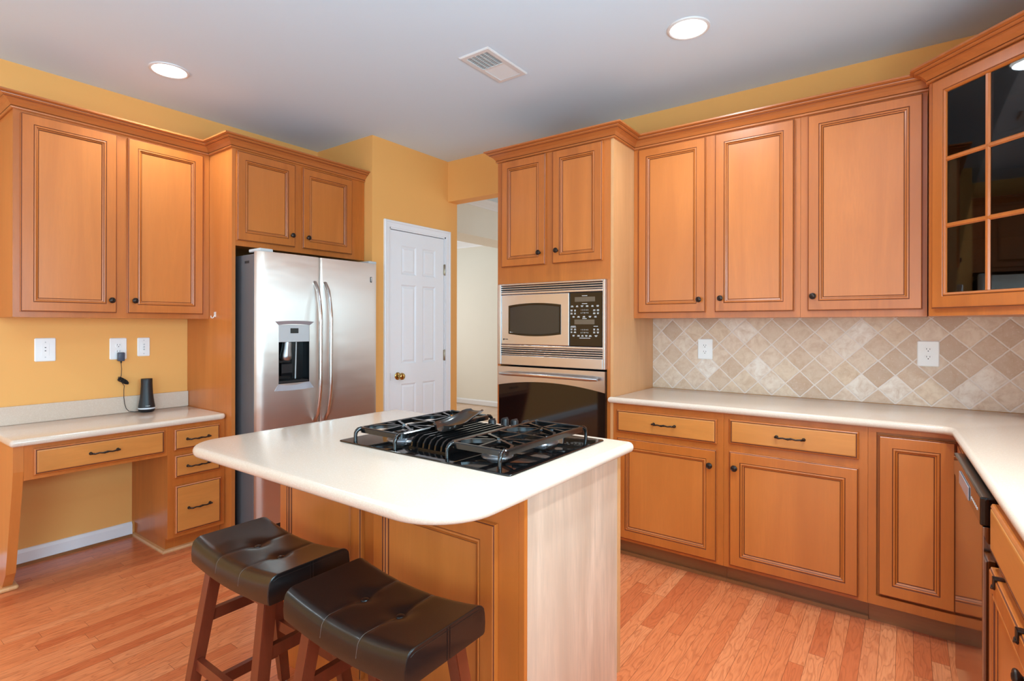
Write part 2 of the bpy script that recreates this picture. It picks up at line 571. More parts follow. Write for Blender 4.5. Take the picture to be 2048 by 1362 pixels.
YB = 3.4634      # back wall plane
XR = 4.70        # right wall plane
ZC = 2.7475      # ceiling
BACK = lambda y: F((0, y, 0), (1, 0, 0))      # faces -y, u = +x
LEFT = lambda x: F((x, 0, 0), (0, 1, 0))      # faces +x, u = +y
RIGHT = lambda x: F((x, 0, 0), (0, -1, 0))    # faces -x, u = -y


def knob(f, a, b, parent):
    bm = bmesh.new()
    lathe(bm, f.p(a, b, 0), f.n, [(0.0075, 0), (0.0075, 0.002), (0.0052, 0.006), (0.0052, 0.012), (0.010, 0.0155), (0.0150, 0.019), (0.0162, 0.0225), (0.0150, 0.0255), (0.0120, 0.027), (0.0105, 0.0262), (0.006, 0.0288), (0.0, 0.0295)], 20)
    return obj('knob', bm, 'bronze', parent, True)


def pull(f, a, b, parent, w=0.115):
    """bronze bar pull with scrolled ends and a bead at the middle"""
    bm = bmesh.new(); h = w / 2
    pts = [f.p(a - h, b, 0), f.p(a - h + 0.001, b, 0.015), f.p(a - h + 0.008, b, 0.024)]
    pts += [f.p(a + t * (h - 0.012), b + 0.0015 * sin(t * 8), 0.026) for t in (-1, -0.6, -0.3, -0.12, 0, 0.12, 0.3, 0.6, 1)]
    pts += [f.p(a + h - 0.008, b, 0.024), f.p(a + h - 0.001, b, 0.015), f.p(a + h, b, 0)]
    rad = [0.006, 0.0045, 0.005, 0.0042, 0.0036, 0.004, 0.0058, 0.0048, 0.0058, 0.004, 0.0036, 0.0042, 0.005, 0.0045, 0.006]
    tube(bm, pts, rad, 10)
    for s in (-1, 1):
        lathe(bm, f.p(a + s * h, b, 0), f.n, [(0.008, 0), (0.008, 0.002), (0.006, 0.004)], 14)
        lathe(bm, f.p(a + s * (h + 0.003), b + 0.001, 0.020), f.u * s, [(0.003, -0.004), (0.006, 0), (0.003, 0.004)], 10)
    return obj('handle', bm, 'bronze', parent, True)


def door(f, a0, a1, b0, b1, parent, kn=None, lip=0.0, name='door'):
    d = obj(name, door_panel(f, a0, a1, b0, b1, lip), ['frame', 'glaze', 'panel'], parent)
    if kn:
        g = F(f.p(0, 0, 0.0186 + lip), f.u)
        knob(g, kn[0], kn[1], d)
    return d


def drawer(f, a0, a1, b0, b1, parent, cross=False, w=0.115, pa=None, pb=None):
    d = obj('drawer', drawer_panel(f, a0, a1, b0, b1), ['frame', 'glaze', 'drawery' if cross else 'drawer'], parent)
    g = F(f.p(0, 0, 0.019), f.u)
    if w:
        pull(g, (a0 + a1) / 2 if pa is None else pa, (b0 + b1) / 2 if pb is None else pb, d, w)
    return d


# ------------------------------------------------------------------ the room
bm = B(-3.2, 5.0, -3.6, 3.5834, -0.12, 0.0); struct('floor', bm, 'floor')
bm = B(-3.2, 5.0, 3.5836, 7.2, -0.12, 0.0); struct('floor_dining', bm, 'floor_glare')
bm = B(-3.2, 5.0, -3.6, 7.2, ZC, ZC + 0.12); struct('ceiling', bm, 'ceiling')


def holed(f, a0, a1, b0, b1, t, holes):
    """wall slab in frame f (thickness t behind the face) with rectangular openings"""
    bm = bmesh.new()
    As = sorted({a0, a1, *[h[0] for h in holes], *[h[1] for h in holes]})
    for i in range(len(As) - 1):
        l, r = As[i], As[i + 1]; mid = (l + r) / 2
        hs = sorted([(h[2], h[3]) for h in holes if h[0] <= mid <= h[1]])
        z = b0
        for lo, hi in hs + [(b1, b1)]:
            if lo > z + 1e-6:
                fbox(bm, f, l, r, z, lo, -t, 0)
            z = hi
    bmesh.ops.remove_doubles(bm, verts=bm.verts, dist=1e-5)
    return bm


struct('wall_left', holed(LEFT(0.0), -3.6, 3.4634, 0, ZC, 0.12, []), 'wall')
# back wall: opening on the left, solid behind the cabinets
struct('wall_back', holed(F((0, YB, 0), (1, 0, 0)), 0.69, 4.82, 0, ZC, 0.12, [(0.69, 1.72, 0, 2.397)]), 'wall')
struct('wall_right', holed(F((XR, 0, 0), (0, -1, 0)), -3.4634, 3.6, 0, ZC, 0.14, [(-1.30, 0.06, 1.10, 2.12), (0.65, 2.85, 0.06, 2.12)]), 'wall')
struct('wall_rear', holed(F((5.0, -3.3, 0), (-1, 0, 0)), 0, 5.1, 0, ZC, 0.12, [(1.45, 4.55, 0.35, 2.35)]), 'wall')
# pantry closet: its side wall faces the fridge, its front wall carries the white door
bm = holed(F((0, 2.6385, 0), (1, 0, 0)), 0, 0.5895, 0, ZC, 0.10, [])
struct('wall_pantry_side', bm, 'wall')
struct('wall_pantry_front', holed(F((0.69, 0, 0), (0, 1, 0)), 2.6385, 3.5834, 0, ZC, 0.10, [(2.800, 3.436, 0, 2.085)]), 'wall')
bm = B(0.0, 0.59, 3.4834, 3.5834, 0, ZC); struct('wall_pantry_back', bm, 'cream')

# far rooms seen through the opening
struct('wall_far', B(-3.2, 3.0, 6.85, 6.97, 0, ZC), 'cream')
struct('wall_hall_left', holed(LEFT(0.0), 3.5834, 6.85, 0, ZC, 0.40, [(3.70, 6.70, 0, 2.33)]), 'cream')
struct('wall_dining_right', B(2.88, 3.0, 3.5834, 6.85, 0, ZC), 'cream')
struct('wall_far_left', B(-3.2, -3.08, 3.4, 6.85, 0, ZC), 'cream')
struct('wall_far_front', B(-3.08, 0.0, 3.4, 3.5, 0, ZC), 'cream')
CR = [(0.0, ZC), (0.0, ZC - 0.085), (0.012, ZC - 0.085), (0.018, ZC - 0.070), (0.040, ZC - 0.045), (0.066, ZC - 0.022), (0.072, ZC - 0.008), (0.080, ZC)]
bm = bmesh.new(); sweep_profile(bm, [(0.0, 3.5834), (0.0, 6.85)], CR)
struct('trim_crown_hall', bm, 'white')
bm = bmesh.new(); sweep_profile(bm, [(-3.0, 6.85), (2.88, 6.85)], [(o * 1.5, ZC - (ZC - z) * 1.5) for o, z in CR])
struct('trim_crown_far', bm, 'white')
BP = [(0.0, 0.012), (0.014, 0.012), (0.014, 0.075), (0.010, 0.085), (0.007, 0.092), (0.0, 0.095)]
bm = bmesh.new(); sweep_profile(bm, [(-3.0, 6.85), (2.88, 6.85)], BP); struct('baseboard_far', bm, 'white')
bm = bmesh.new(); sweep_profile(bm, [(0.0, -3.3), (0.0, 0.640)], [(o, 0.012 + (z - 0.012) * 0.92) for o, z in BP]); struct('baseboard_left', bm, 'white')
bm = bmesh.new(); sweep_profile(bm, [(0.0, 0.7235), (0.0, 1.3205)], [(o, 0.012 + (z - 0.012) * 0.92) for o, z in BP]); struct('baseboard_desk', bm, 'white')
bm = bmesh.new(); sweep_profile(bm, [(0.0, 0.7235), (0.0, 1.3155)], [(0.0005, 0.0), (0.026, 0.0), (0.026, 0.008), (0.020, 0.014), (0.0005, 0.016)])
struct('trim_shoe_left', bm, 'toe')

# pantry door: frame, slab with six raised panels, knob, latch, hinges
f = LEFT(0.69)
bm = bmesh.new()
cas = [(-0.001, 0.0), (0.016, 0.0), (0.018, 0.010), (0.014, 0.040), (0.020, 0.048), (0.020, 0.056), (-0.001, 0.058)]
CW = 0.054


def casing(bm, f, a0, a1, b1, cw):
    prof = [(0.0, 0.0), (0.0, 0.010), (cw * 0.25, 0.013), (cw * 0.6, 0.014), (cw * 0.72, 0.019), (cw * 0.9, 0.019), (cw, 0.015), (cw, 0.0)]
    L = []
    for (sa, aa), bb, k in (((-1, a0), 0.0, 0), ((-1, a0), b1, 1), ((1, a1), b1, 1), ((1, a1), 0.0, 0)):
        L.append([bm.verts.new(f.p(aa + sa * o, bb + (o if k else 0), c)) for o, c in prof])
    n = len(prof)
    for i in range(3):
        for j in range(n):
            bm.faces.new((L[i][j], L[i][(j + 1) % n], L[i + 1][(j + 1) % n], L[i + 1][j]))
    bm.faces.new(L[0]); bm.faces.new(L[-1])
    # jamb lining
    for aa in (a0, a1):
        s = -1 if aa == a0 else 1
        fbox(bm, f, min(aa, aa - s * 0.012), max(aa, aa - s * 0.012), 0, b1, -0.1, 0.004)
    fbox(bm, f, a0, a1, b1 - 0.012, b1, -0.1, 0.004)


casing(bm, f, 2.802, 3.434, 2.083, CW)
tr = struct('trim_pantry_door', bm, 'white')
dr = bpy.data.objects.new('door_1', None); C.objects.link(dr); dr.location = (0.69, 3.42, 0); dr['kind'] = 'structure'
D0, D1, DZ = 2.820, 3.419, 2.066
bm = bmesh.new()
fd = F((0.686, 0, 0), (0, 1, 0))
xs = [D0, D0 + 0.112, D0 + 0.274, D0 + 0.345, D0 + 0.495, D1]
zs = [0.012, 0.23, 0.855, 1.015, 1.645, 1.725, 1.955, DZ]
for i in range(len(xs) - 1):
    for j in range(len(zs) - 1):
        a0, a1, b0, b1 = xs[i], xs[i + 1], zs[j], zs[j + 1]
        if i in (1, 3) and j in (1, 3, 5):
            rings(bm, [rect(fd, a0 + d, a1 - d, b0 + d, b1 - d, c) for d, c in ((0, 0), (0.006, -0.004), (0.012, -0.008), (0.016, -0.008), (0.030, -0.002), (0.034, -0.002))], 0, None, 0)
        else:
            bm.faces.new([bm.verts.new(p) for p in rect(fd, a0, a1, b0, b1, 0)])
fbox(bm, fd, D0, D1, 0.012, DZ, -0.035, -0.0085)
for aa in (D0, D1):
    bm.faces.new([bm.verts.new(fd.p(aa, b, c)) for b, c in ((0.012, -0.0085), (DZ, -0.0085), (DZ, 0), (0.012, 0))])
bm.faces.new([bm.verts.new(fd.p(a_, DZ, c)) for a_, c in ((D0, -0.0085), (D1, -0.0085), (D1, 0), (D0, 0))])
bmesh.ops.remove_doubles(bm, verts=bm.verts, dist=1e-5)
obj('door_panel', bm, 'white', dr)
bm = bmesh.new()
lathe(bm, fd.p(2.895, 0.921, 0), fd.n, [(0.030, 0), (0.030, 0.003), (0.026, 0.007), (0.012, 0.010), (0.0105, 0.024), (0.016, 0.030), (0.0255, 0.040), (0.0285, 0.050), (0.026, 0.060), (0.017, 0.067), (0.0, 0.069)], 26)
obj('door_knob', bm, 'brass', dr, True)
bm = bmesh.new(); fbox(bm, fd, D0 - 0.014, D0 + 0.002, 0.892, 0.950, -0.012, 0.0015); obj('latch_plate', bm, 'nickel', dr)
for z in (0.26, 1.064, 1.801):
    bm = bmesh.new(); lathe(bm, fd.p(D1 + 0.006, z - 0.045, 0.006), (0, 0, 1), [(0.0, -0.004), (0.004, -0.003), (0.006, 0.0), (0.006, 0.09), (0.004, 0.093), (0.0, 0.094)], 12)
    fbox(bm, fd, D1 - 0.006, D1 + 0.012, z - 0.045, z + 0.045, -0.001, 0.003)
    obj('hinge', bm, 'nickel', dr, True)


def window(name, f, a0, a1, b0, b1, nx, nz, depth=0.10):
    w = bpy.data.objects.new(name, None); C.objects.link(w); w.location = f.p((a0 + a1) / 2, b0, 0); w['kind'] = 'structure'
    bm = bmesh.new(); t = 0.05
    for s in ((a0 - 0.07, a0 + 0.005, b0 - 0.07, b1 + 0.07), (a1 - 0.005, a1 + 0.07, b0 - 0.07, b1 + 0.07), (a0, a1, b1 - 0.005, b1 + 0.07), (a0, a1, b0 - 0.07, b0 + 0.005)):
        fbox(bm, f, *s, 0.0005, 0.018, 0.002)
    for s in ((a0, a0 + t, b0, b1), (a1 - t, a1, b0, b1), (a0, a1, b1 - t, b1), (a0, a1, b0, b0 + t)):
        fbox(bm, f, *s, -0.09, -0.05, 0.002)
    obj('window_frame', bm, 'white', w)
    bm = bmesh.new()
    for i in range(1, nx):
        c = a0 + (a1 - a0) * i / nx; fbox(bm, f, c - 0.014, c + 0.014, b0, b1, -0.08, -0.055)
    for i in range(1, nz):
        c = b0 + (b1 - b0) * i / nz; fbox(bm, f, a0, a1, c - 0.014, c + 0.014, -0.08, -0.055)
    obj('muntin', bm, 'white', w)


window('window_1', F((XR, 0, 0), (0, -1, 0)), -1.30, 0.06, 1.10, 2.12, 2, 1)
window('window_2', F((5.0, -3.3, 0), (-1, 0, 0)), 1.45, 4.55, 0.35, 2.35, 3, 1)
window('window_3', F((XR, 0, 0), (0, -1, 0)), 0.65, 2.85, 0.06, 2.12, 2, 1)

# tile backsplash: one skin along the back wall, turning the corner along the right wall
bm = B(2.5585, XR, YB - 0.010, YB - 0.0003, 0.915, 1.372)
struct('wall_tile_back', bm, 'tile')
bm = B(XR - 0.010, XR - 0.0003, -1.2, YB - 0.010, 0.915, 1.09)
struct('wall_tile_right', bm, 'tile')

# ------------------------------------------------------------------ crown mouldings
zb = 2.405
CP = [(0.0, zb), (0.006, zb), (0.010, zb + 0.003), (0.011, zb + 0.008), (0.009, zb + 0.012), (0.0075, zb + 0.013), (0.010, zb + 0.015), (0.014, zb + 0.020), (0.022, zb + 0.030), (0.036, zb + 0.041),
      (0.043, zb + 0.044), (0.043, zb + 0.0465), (0.048, zb + 0.048), (0.054, zb + 0.052), (0.055, zb + 0.056), (0.0545, zb + 0.058), (0.062, zb + 0.060), (0.069, zb + 0.063), (0.069, zb + 0.071), (0.067, zb + 0.072), (0.0, zb + 0.072)]
CM = [0, 0, 0, 0, 1, 1, 0, 0, 0, 0, 1, 0, 0, 0, 1, 0, 0, 0, 0, 0, 0]
bm = bmesh.new()
sweep_profile(bm, [(0.0015, 0.6994), (0.3106, 0.6994), (0.3106, 1.6422), (0.6006, 1.6422), (0.6006, 2.636)], CP, CM)
tag(obj('crown_moulding', bm, ['crowny', 'glaze']), 'stained maple crown moulding along the top of the left wall cabinets, stepping out over the refrigerator', 'moulding')
bm = bmesh.new()
sweep_profile(bm, [(1.7144, YB - 0.002), (1.7144, 2.8524), (2.5588, 2.8524), (2.5588, 3.1374), (4.0024, 3.1374)], CP, CM)
tag(obj('crown_moulding', bm, ['crown', 'glaze']), 'stained maple crown moulding from the tall oven cabinet along the tiled-wall cabinets', 'moulding')
bm = bmesh.new(); sweep_profile(bm, [(4.0024, 3.0680), (4.0024, 3.0447), (4.3766, 2.6705), (4.699, 2.6705)], CP, CM)
tag(obj('crown_moulding', bm, ['crown', 'glaze']), 'stained maple crown moulding wrapping the top of the glass corner cabinet', 'moulding')

# ------------------------------------------------------------------ left wall: upper cabinet
t = thing('upper_cabinet', 'two-door maple wall cabinet hanging over the desk', 'cabinet', (0.155, 1.17, 1.36))
bm = B(0.0015, 0.31, 0.70, 1.6415, 1.36, zb + 0.03); obj('body', bm, 'frame', t)
f = LEFT(0.3105)
door(f, 0.727, 1.137, 1.388, 2.392, t, (1.108, 1.458))
door(f, 1.190, 1.600, 1.388, 2.392, t, (1.220, 1.460))

# fridge surround
t = thing('refrigerator_cabinet', 'maple cabinet over the steel refrigerator with a full-height side panel', 'cabinet', (0.3, 2.13, 0))
bm = B(0.0015, 0.60, 1.643, 1.665, 0, zb + 0.03); obj('side_panel', bm, 'panel', t)
bm = B(0.0015, 0.5995, 1.6652, 2.636, 1.81, zb + 0.03); obj('body', bm, 'frame', t)
f = LEFT(0.6005)
door(f, 1.668, 2.056, 1.843, 2.392, t, (2.028, 1.917))
door(f, 2.112, 2.515, 1.843, 2.392, t, (2.145, 1.916))
h = bmesh.new()
fh = F((0.39, 1.6429, 1.378), (1, 0, 0))
fbox(h, fh, -0.010, 0.010, -0.006, 0.026, -0.0003, 0.003)
tube(h, [fh.p(0, 0.004, 0.003), fh.p(0, -0.006, 0.008), fh.p(0, -0.014, 0.016), fh.p(0, -0.010, 0.024), fh.p(0, 0.002, 0.026)], 0.003, 8)
tag(obj('adhesive_hook', h, 'clear', None, True), 'small clear adhesive hook stuck on the refrigerator side panel', 'hook')

# ------------------------------------------------------------------ refrigerator
t = thing('refrigerator', 'stainless side-by-side refrigerator with water dispenser', 'refrigerator', (0.4, 2.15, 0))
bm = B(0.04, 0.742, 1.703, 2.604, 0.02, 1.752, 0.006); obj('body', bm, 'darkgrey', t)
bm = B(0.60, 0.755, 1.71, 2.60, 0.015, 0.10, 0.004); obj('base_grille', bm, 'blackmatte', t)


def fridge_door(y0, y1, hole=None, outer=-1):
    zs = [0.105, 1.766]; n = 22
    def xf(y):
        q = (y - y0) / (y1 - y0)
        e = 0.0
        dd = (y - y0) if outer < 0 else (y1 - y)       # rounded outer edge
        if dd < 0.035: e += (0.035 - dd) ** 2 / 0.035 * 0.75
        di = (y1 - y) if outer < 0 else (y - y0)
        if di < 0.010: e += (0.010 - di) ** 2 / 0.010 * 0.8
        return 0.800 + 0.010 * (1 - (2 * q - 1) ** 2) - e
    ys = [y0 + (y1 - y0) * i / n for i in range(n + 1)]
    for k in (0.004, 0.010, 0.018, 0.026):
        ys += [y0 + k, y1 - k]
    if hole:
        ys = [y for y in ys if min(abs(y - hole[0]), abs(y - hole[1])) > 0.004] + [hole[0], hole[1]]
        zs = [0.105, hole[2], hole[3], 1.766]
    ys.sort()
    bm = bmesh.new()
    G = {}
    def vv(y, z): 
        k = (round(y, 5), round(z, 5))
        if k not in G: G[k] = bm.verts.new((xf(y), y, z))
        return G[k]
    for i in range(len(ys) - 1):
        for j in range(len(zs) - 1):
            if hole and j == 1 and ys[i] >= hole[0] - 1e-6 and ys[i + 1] <= hole[1] + 1e-6:
                continue
            bm.faces.new((vv(ys[i], zs[j]), vv(ys[i + 1], zs[j]), vv(ys[i + 1], zs[j + 1]), vv(ys[i], zs[j + 1])))
    top = [vv(y, 1.766) for y in ys]; bot = [vv(y, 0.105) for y in ys]
    xb = 0.750
    T0, T1 = bm.verts.new((xb, y0, 1.766)), bm.verts.new((xb, y1, 1.766)); B0, B1 = bm.verts.new((xb, y0, 0.105)), bm.verts.new((xb, y1, 0.105))
    bm.faces.new([T0] + top + [T1]); bm.faces.new([B0] + bot + [B1])
    L0 = [vv(y0, z) for z in zs]; L1 = [vv(y1, z) for z in zs]
    bm.faces.new([B0] + L0 + [T0]); bm.faces.new([B1] + L1 + [T1])
    if not hole: bm.faces.new((B0, B1, T1, T0))
    return bm


HY0, HY1, HZ0, HZ1 = 1.826, 2.038, 0.958, 1.322
fl = obj('door', fridge_door(1.702, 2.1165, (HY0, HY1, HZ0, HZ1), -1), 'steel', t, True, 'left freezer door with ice and water dispenser')
frd = obj('door', fridge_door(2.1235, 2.606, None, 1), 'steel', t, True)
fx = LEFT(0.805)
bm = bmesh.new()   # dispenser cavity
rings(bm, [rect(fx, HY0, HY1, HZ0, HZ1, 0.0), rect(fx, HY0 + 0.006, HY1 - 0.006, HZ0 + 0.02, HZ1, -0.062)], 0, None, 0)
obj('dispenser_recess', bm, 'dkvoid', fl)
bm = bmesh.new(); fbox(bm, fx, HY0 + 0.001, HY1 - 0.001, 1.216, HZ1, -0.03, 0.002, 0.002); cp = obj('control_panel', bm, 'greyplastic', fl)
bm = bmesh.new(); fbox(bm, fx, 1.905, 1.960, 1.270, 1.302, 0.002, 0.003); obj('display', bm, 'display', fl)
bm = bmesh.new()   # curved hood over the panel and scoop lip below
def wing(bm, z0, z1, w0, w1, d0, d1, bow):
    n = 10; A = []; Bv = []
    for i in range(n + 1):
        q = -1 + 2 * i / n
        A.append((1.932 + q * w0, z0 + bow * (1 - q * q), d0)); Bv.append((1.932 + q * w1, z1 + bow * (1 - q * q), d1))
    loops = [[fx.p(a_, b_, 0.0005) for a_, b_, c_ in A] + [fx.p(a_, b_, 0.0005) for a_, b_, c_ in Bv[::-1]],
             [fx.p(a_, b_, c_) for a_, b_, c_ in A] + [fx.p(a_, b_, c_) for a_, b_, c_ in Bv[::-1]]]
    rings(bm, loops, 0, 0, 0)
wing(bm, 1.322, 1.343, 0.107, 0.128, 0.006, 0.020, 0.006); obj('hood', bm, 'silverplastic', fl, True)
bm = bmesh.new(); wing(bm, 0.918, 0.958, 0.132, 0.107, 0.012, 0.003, -0.005); obj('drip_lip', bm, 'silverplastic', fl, True)
bm = bmesh.new(); fbox(bm, fx, HY0 + 0.005, HY1 - 0.005, 0.960, 0.974, -0.058, 0.001, 0.002)
for i in range(12):
    fbox(bm, fx, HY0 + 0.018 + i * 0.015, HY0 + 0.026 + i * 0.015, 0.974, 0.976, -0.05, -0.006)
obj('drip_tray', bm, 'blackmatte', fl)
bm = bmesh.new(); lathe(bm, fx.p(1.890, 1.100, -0.028), (0, 0.1, 1), [(0.026, 0), (0.034, 0.012), (0.036, 0.03), (0.030, 0.07), (0.028, 0.115)], 18); obj('ice_chute', bm, 'burner', fl, True)
bm = bmesh.new(); tube(bm, [fx.p(1.965, 1.215, -0.03), fx.p(1.965, 0.98, -0.04)], 0.004, 8); obj('water_tube', bm, 'greyplastic', fl, True)
bm = bmesh.new(); rings(bm, [rect(fx, 1.875, 1.935, 1.00, 1.085, -0.052), rect(fx, 1.868, 1.942, 1.02, 1.075, -0.035)], 0, 0, 0); obj('paddle', bm, 'blackmatte', fl)
for dd, yy in ((fl, 2.078), (frd, 2.155)):
    bm = bmesh.new(); n = 18; pts = []
    for i in range(n + 1):
        q = i / n; z = 0.70 + 0.90 * q; s = 1 - (2 * q - 1) ** 2
        pts.append((0.806 + 0.072 * min(1.0, s * 1.0 + 0.55 * (s ** 0.3) - 0.35 * s) , yy + 0.004 * s * (-1), z))
    pts = [(0.798, yy, 0.700)] + pts + [(0.798, yy, 1.600)]
    tube(bm, pts, [0.011] + [0.0125] * (n + 1) + [0.011], 12); obj('handle', bm, 'steelp', dd, True)
bm = bmesh.new(); fbox(bm, LEFT(0.806), 2.528, 2.541, 1.630, 1.668, -0.012, 0.003, 0.001); bd = obj('badge', bm, 'slot', frd)
bm = bmesh.new()
for z in (1.638, 1.648): fbox(bm, LEFT(0.809), 2.531, 2.538, z, z + 0.006, 0, 0.0006)
lathe(bm, (0.809, 2.5345, 1.660), (1, 0, 0), [(0.0042, 0), (0.0042, 0.0006)], 16)
obj('badge_emblem', bm, 'print', bd)
for y0, y1 in ((1.715, 1.800), (2.530, 2.598)):
    bm = B(0.66, 0.79, y0, y1, 1.7665, 1.786, 0.005); obj('hinge_cover', bm, 'greyplastic', t)
bm = bmesh.new(); fbox(bm, F((0, 1.7026, 0), (1, 0, 0)), 0.640, 0.690, 1.700, 1.714, 0, 0.001); obj('nameplate', bm, 'slot', t)

# ------------------------------------------------------------------ desk
t = thing('desk', 'built-in maple desk with a knee drawer and three stacked drawers', 'desk', (0.3, 1.15, 0))
XD = 0.520
bm = bmesh.new()   # tapering end panel on the left
P = [(0.0015, 0.0), (0.300, 0.0), (0.385, 0.10), (0.505, 0.55), (XD, 0.62), (XD, 0.7435), (0.0015, 0.7435)]
rings(bm, [[(x, 0.662, z) for x, z in P], [(x, 0.700, z) for x, z in P]], 0, 0, 0)
obj('end_panel', bm, 'panel', t)
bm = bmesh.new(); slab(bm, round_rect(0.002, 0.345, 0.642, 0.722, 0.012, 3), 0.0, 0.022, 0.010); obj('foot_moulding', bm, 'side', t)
bm = B(0.45, XD, 0.7005, 1.3215, 0.575, 0.7435); obj('apron', bm, 'frame', t)
f = LEFT(XD + 0.0005)
drawer(f, 0.735, 1.302, 0.595, 0.724, t, True, 0.118, 1.016, 0.660)
bm = B(0.0015, XD, 1.322, 1.6415, 0.095, 0.7435); obj('pedestal', bm, 'frame', t)
bm = B(0.0015, 0.455, 1.335, 1.6415, 0.0, 0.0948); obj('toe_kick', bm, 'frame', t)
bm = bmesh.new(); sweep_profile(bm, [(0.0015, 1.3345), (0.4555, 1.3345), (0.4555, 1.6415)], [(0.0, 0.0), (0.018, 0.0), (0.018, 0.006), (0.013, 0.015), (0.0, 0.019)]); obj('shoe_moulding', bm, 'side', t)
drawer(f, 1.352, 1.607, 0.598, 0.720, t, True, 0.118, 1.478, 0.657)
drawer(f, 1.355, 1.610, 0.440, 0.568, t, True, 0.118, 1.480, 0.500)
drawer(f, 1.358, 1.614, 0.118, 0.392, t, True, 0.118, 1.486, 0.254)
t = thing('desk_countertop', 'cream stone desktop with a low upstand against the ochre wall', 'countertop', (0.28, 1.14, 0.7437))
bm = bmesh.new(); slab(bm, round_rect(0.0015, 0.550, 0.645, 1.6415, [0.016, 0.018, 0.030, 0.016], 5), 0.7437, 0.7777, 0.014); obj('slab', bm, 'quartz', t, True)
bm = B(0.0015, 0.022, 0.645, 1.6415, 0.7779, 0.878, 0.002); obj('upstand', bm, 'quartz', t)

# black base station, adapter and cord on the desk
zt = 0.7777
t = thing('base_station', 'black tapered tower speaker with a white light ring standing on the desk', 'speaker', (0.085, 1.372, zt))
bm = bmesh.new(); lathe(bm, (0.085, 1.372, zt), (0, 0, 1), [(0.030, 0.0005), (0.040, 0.004), (0.0445, 0.012), (0.0455, 0.020)], 36); obj('base', bm, 'blackmatte', t, True)
bm = bmesh.new(); lathe(bm, (0.085, 1.372, zt), (0, 0, 1), [(0.0460, 0.0201), (0.0460, 0.0285)], 36); obj('light_ring', bm, 'led', t, True)
bm = bmesh.new(); lathe(bm, (0.085, 1.372, zt), (0, 0, 1), [(0.0455, 0.0286), (0.0445, 0.038), (0.041, 0.058), (0.037, 0.085), (0.034, 0.115), (0.032, 0.150), (0.031, 0.180), (0.0308, 0.205), (0.029, 0.2075), (0.0, 0.2075)], 36)
obj('body', bm, 'blackmatte', t, True)
d = V((3.92 - 0.085, -1.372, 0)).normalized(); u = V((0, 0, 1)).cross(d)
bm = bmesh.new(); lathe(bm, (0.1015, 1.243, 1.118), (0, 0, 1), [(0.0, -0.024)], 4) if False else None
text('brand_mark', 'simplisafe', F(V((0.085, 1.372, 0)) + d * 0.0448, u), 0.006, zt + 0.041, 0.0062, 'print', t)
t = thing('power_adapter', 'slate plug-in power adapter with a bundled black cord at the jumbo outlet', 'adapter', (0.03, 1.255, 1.10))
fw = LEFT(0.012)
bm = bmesh.new(); fbox(bm, fw, 1.236, 1.271, 1.098, 1.152, 0.001, 0.030, 0.005); obj('body', bm, 'adapter', t, True)
bm = bmesh.new(); lathe(bm, (0.028, 1.254, 1.0978), (0, 0, -1), [(0.005, 0), (0.004, 0.008), (0.002, 0.014)], 10)
tube(bm, [(0.028, 1.254, 1.088), (0.027, 1.257, 1.05), (0.025, 1.256, 1.012), (0.025, 1.250, 0.985), (0.027, 1.262, 0.960), (0.028, 1.271, 0.945), (0.027, 1.269, 0.92), (0.030, 1.268, 0.875), (0.030, 1.272, 0.835), (0.034, 1.279, 0.805), (0.040, 1.292, 0.786), (0.055, 1.318, 0.7805), (0.072, 1.335, 0.7803)], 0.0018, 8)
obj('cord', bm, 'blackcoil', t, True)
bm = bmesh.new(); random.seed(2)
for i in range(7):
    o = V((0.026 + random.uniform(-0.004, 0.004), 1.266, 0.976 + random.uniform(-0.006, 0.006)))
    ax = V((random.uniform(-.06, .06), 1, -0.62 + random.uniform(-.15, .15))).normalized(); s = 0.030 + random.uniform(-.006, .006); w = V((0, 0.5, 0.9)) * 0.007
    tube(bm, [o + ax * (s * cos(2 * pi * k / 14)) + w * sin(2 * pi * k / 14) for k in range(15)], 0.0019, 6)
lathe(bm, (0.026, 1.266 - 0.004, 0.978), (0, 1, -0.62), [(0.009, -0.004), (0.009, 0.004)], 10)
obj('cord_bundle', bm, 'blackcoil', t, True)


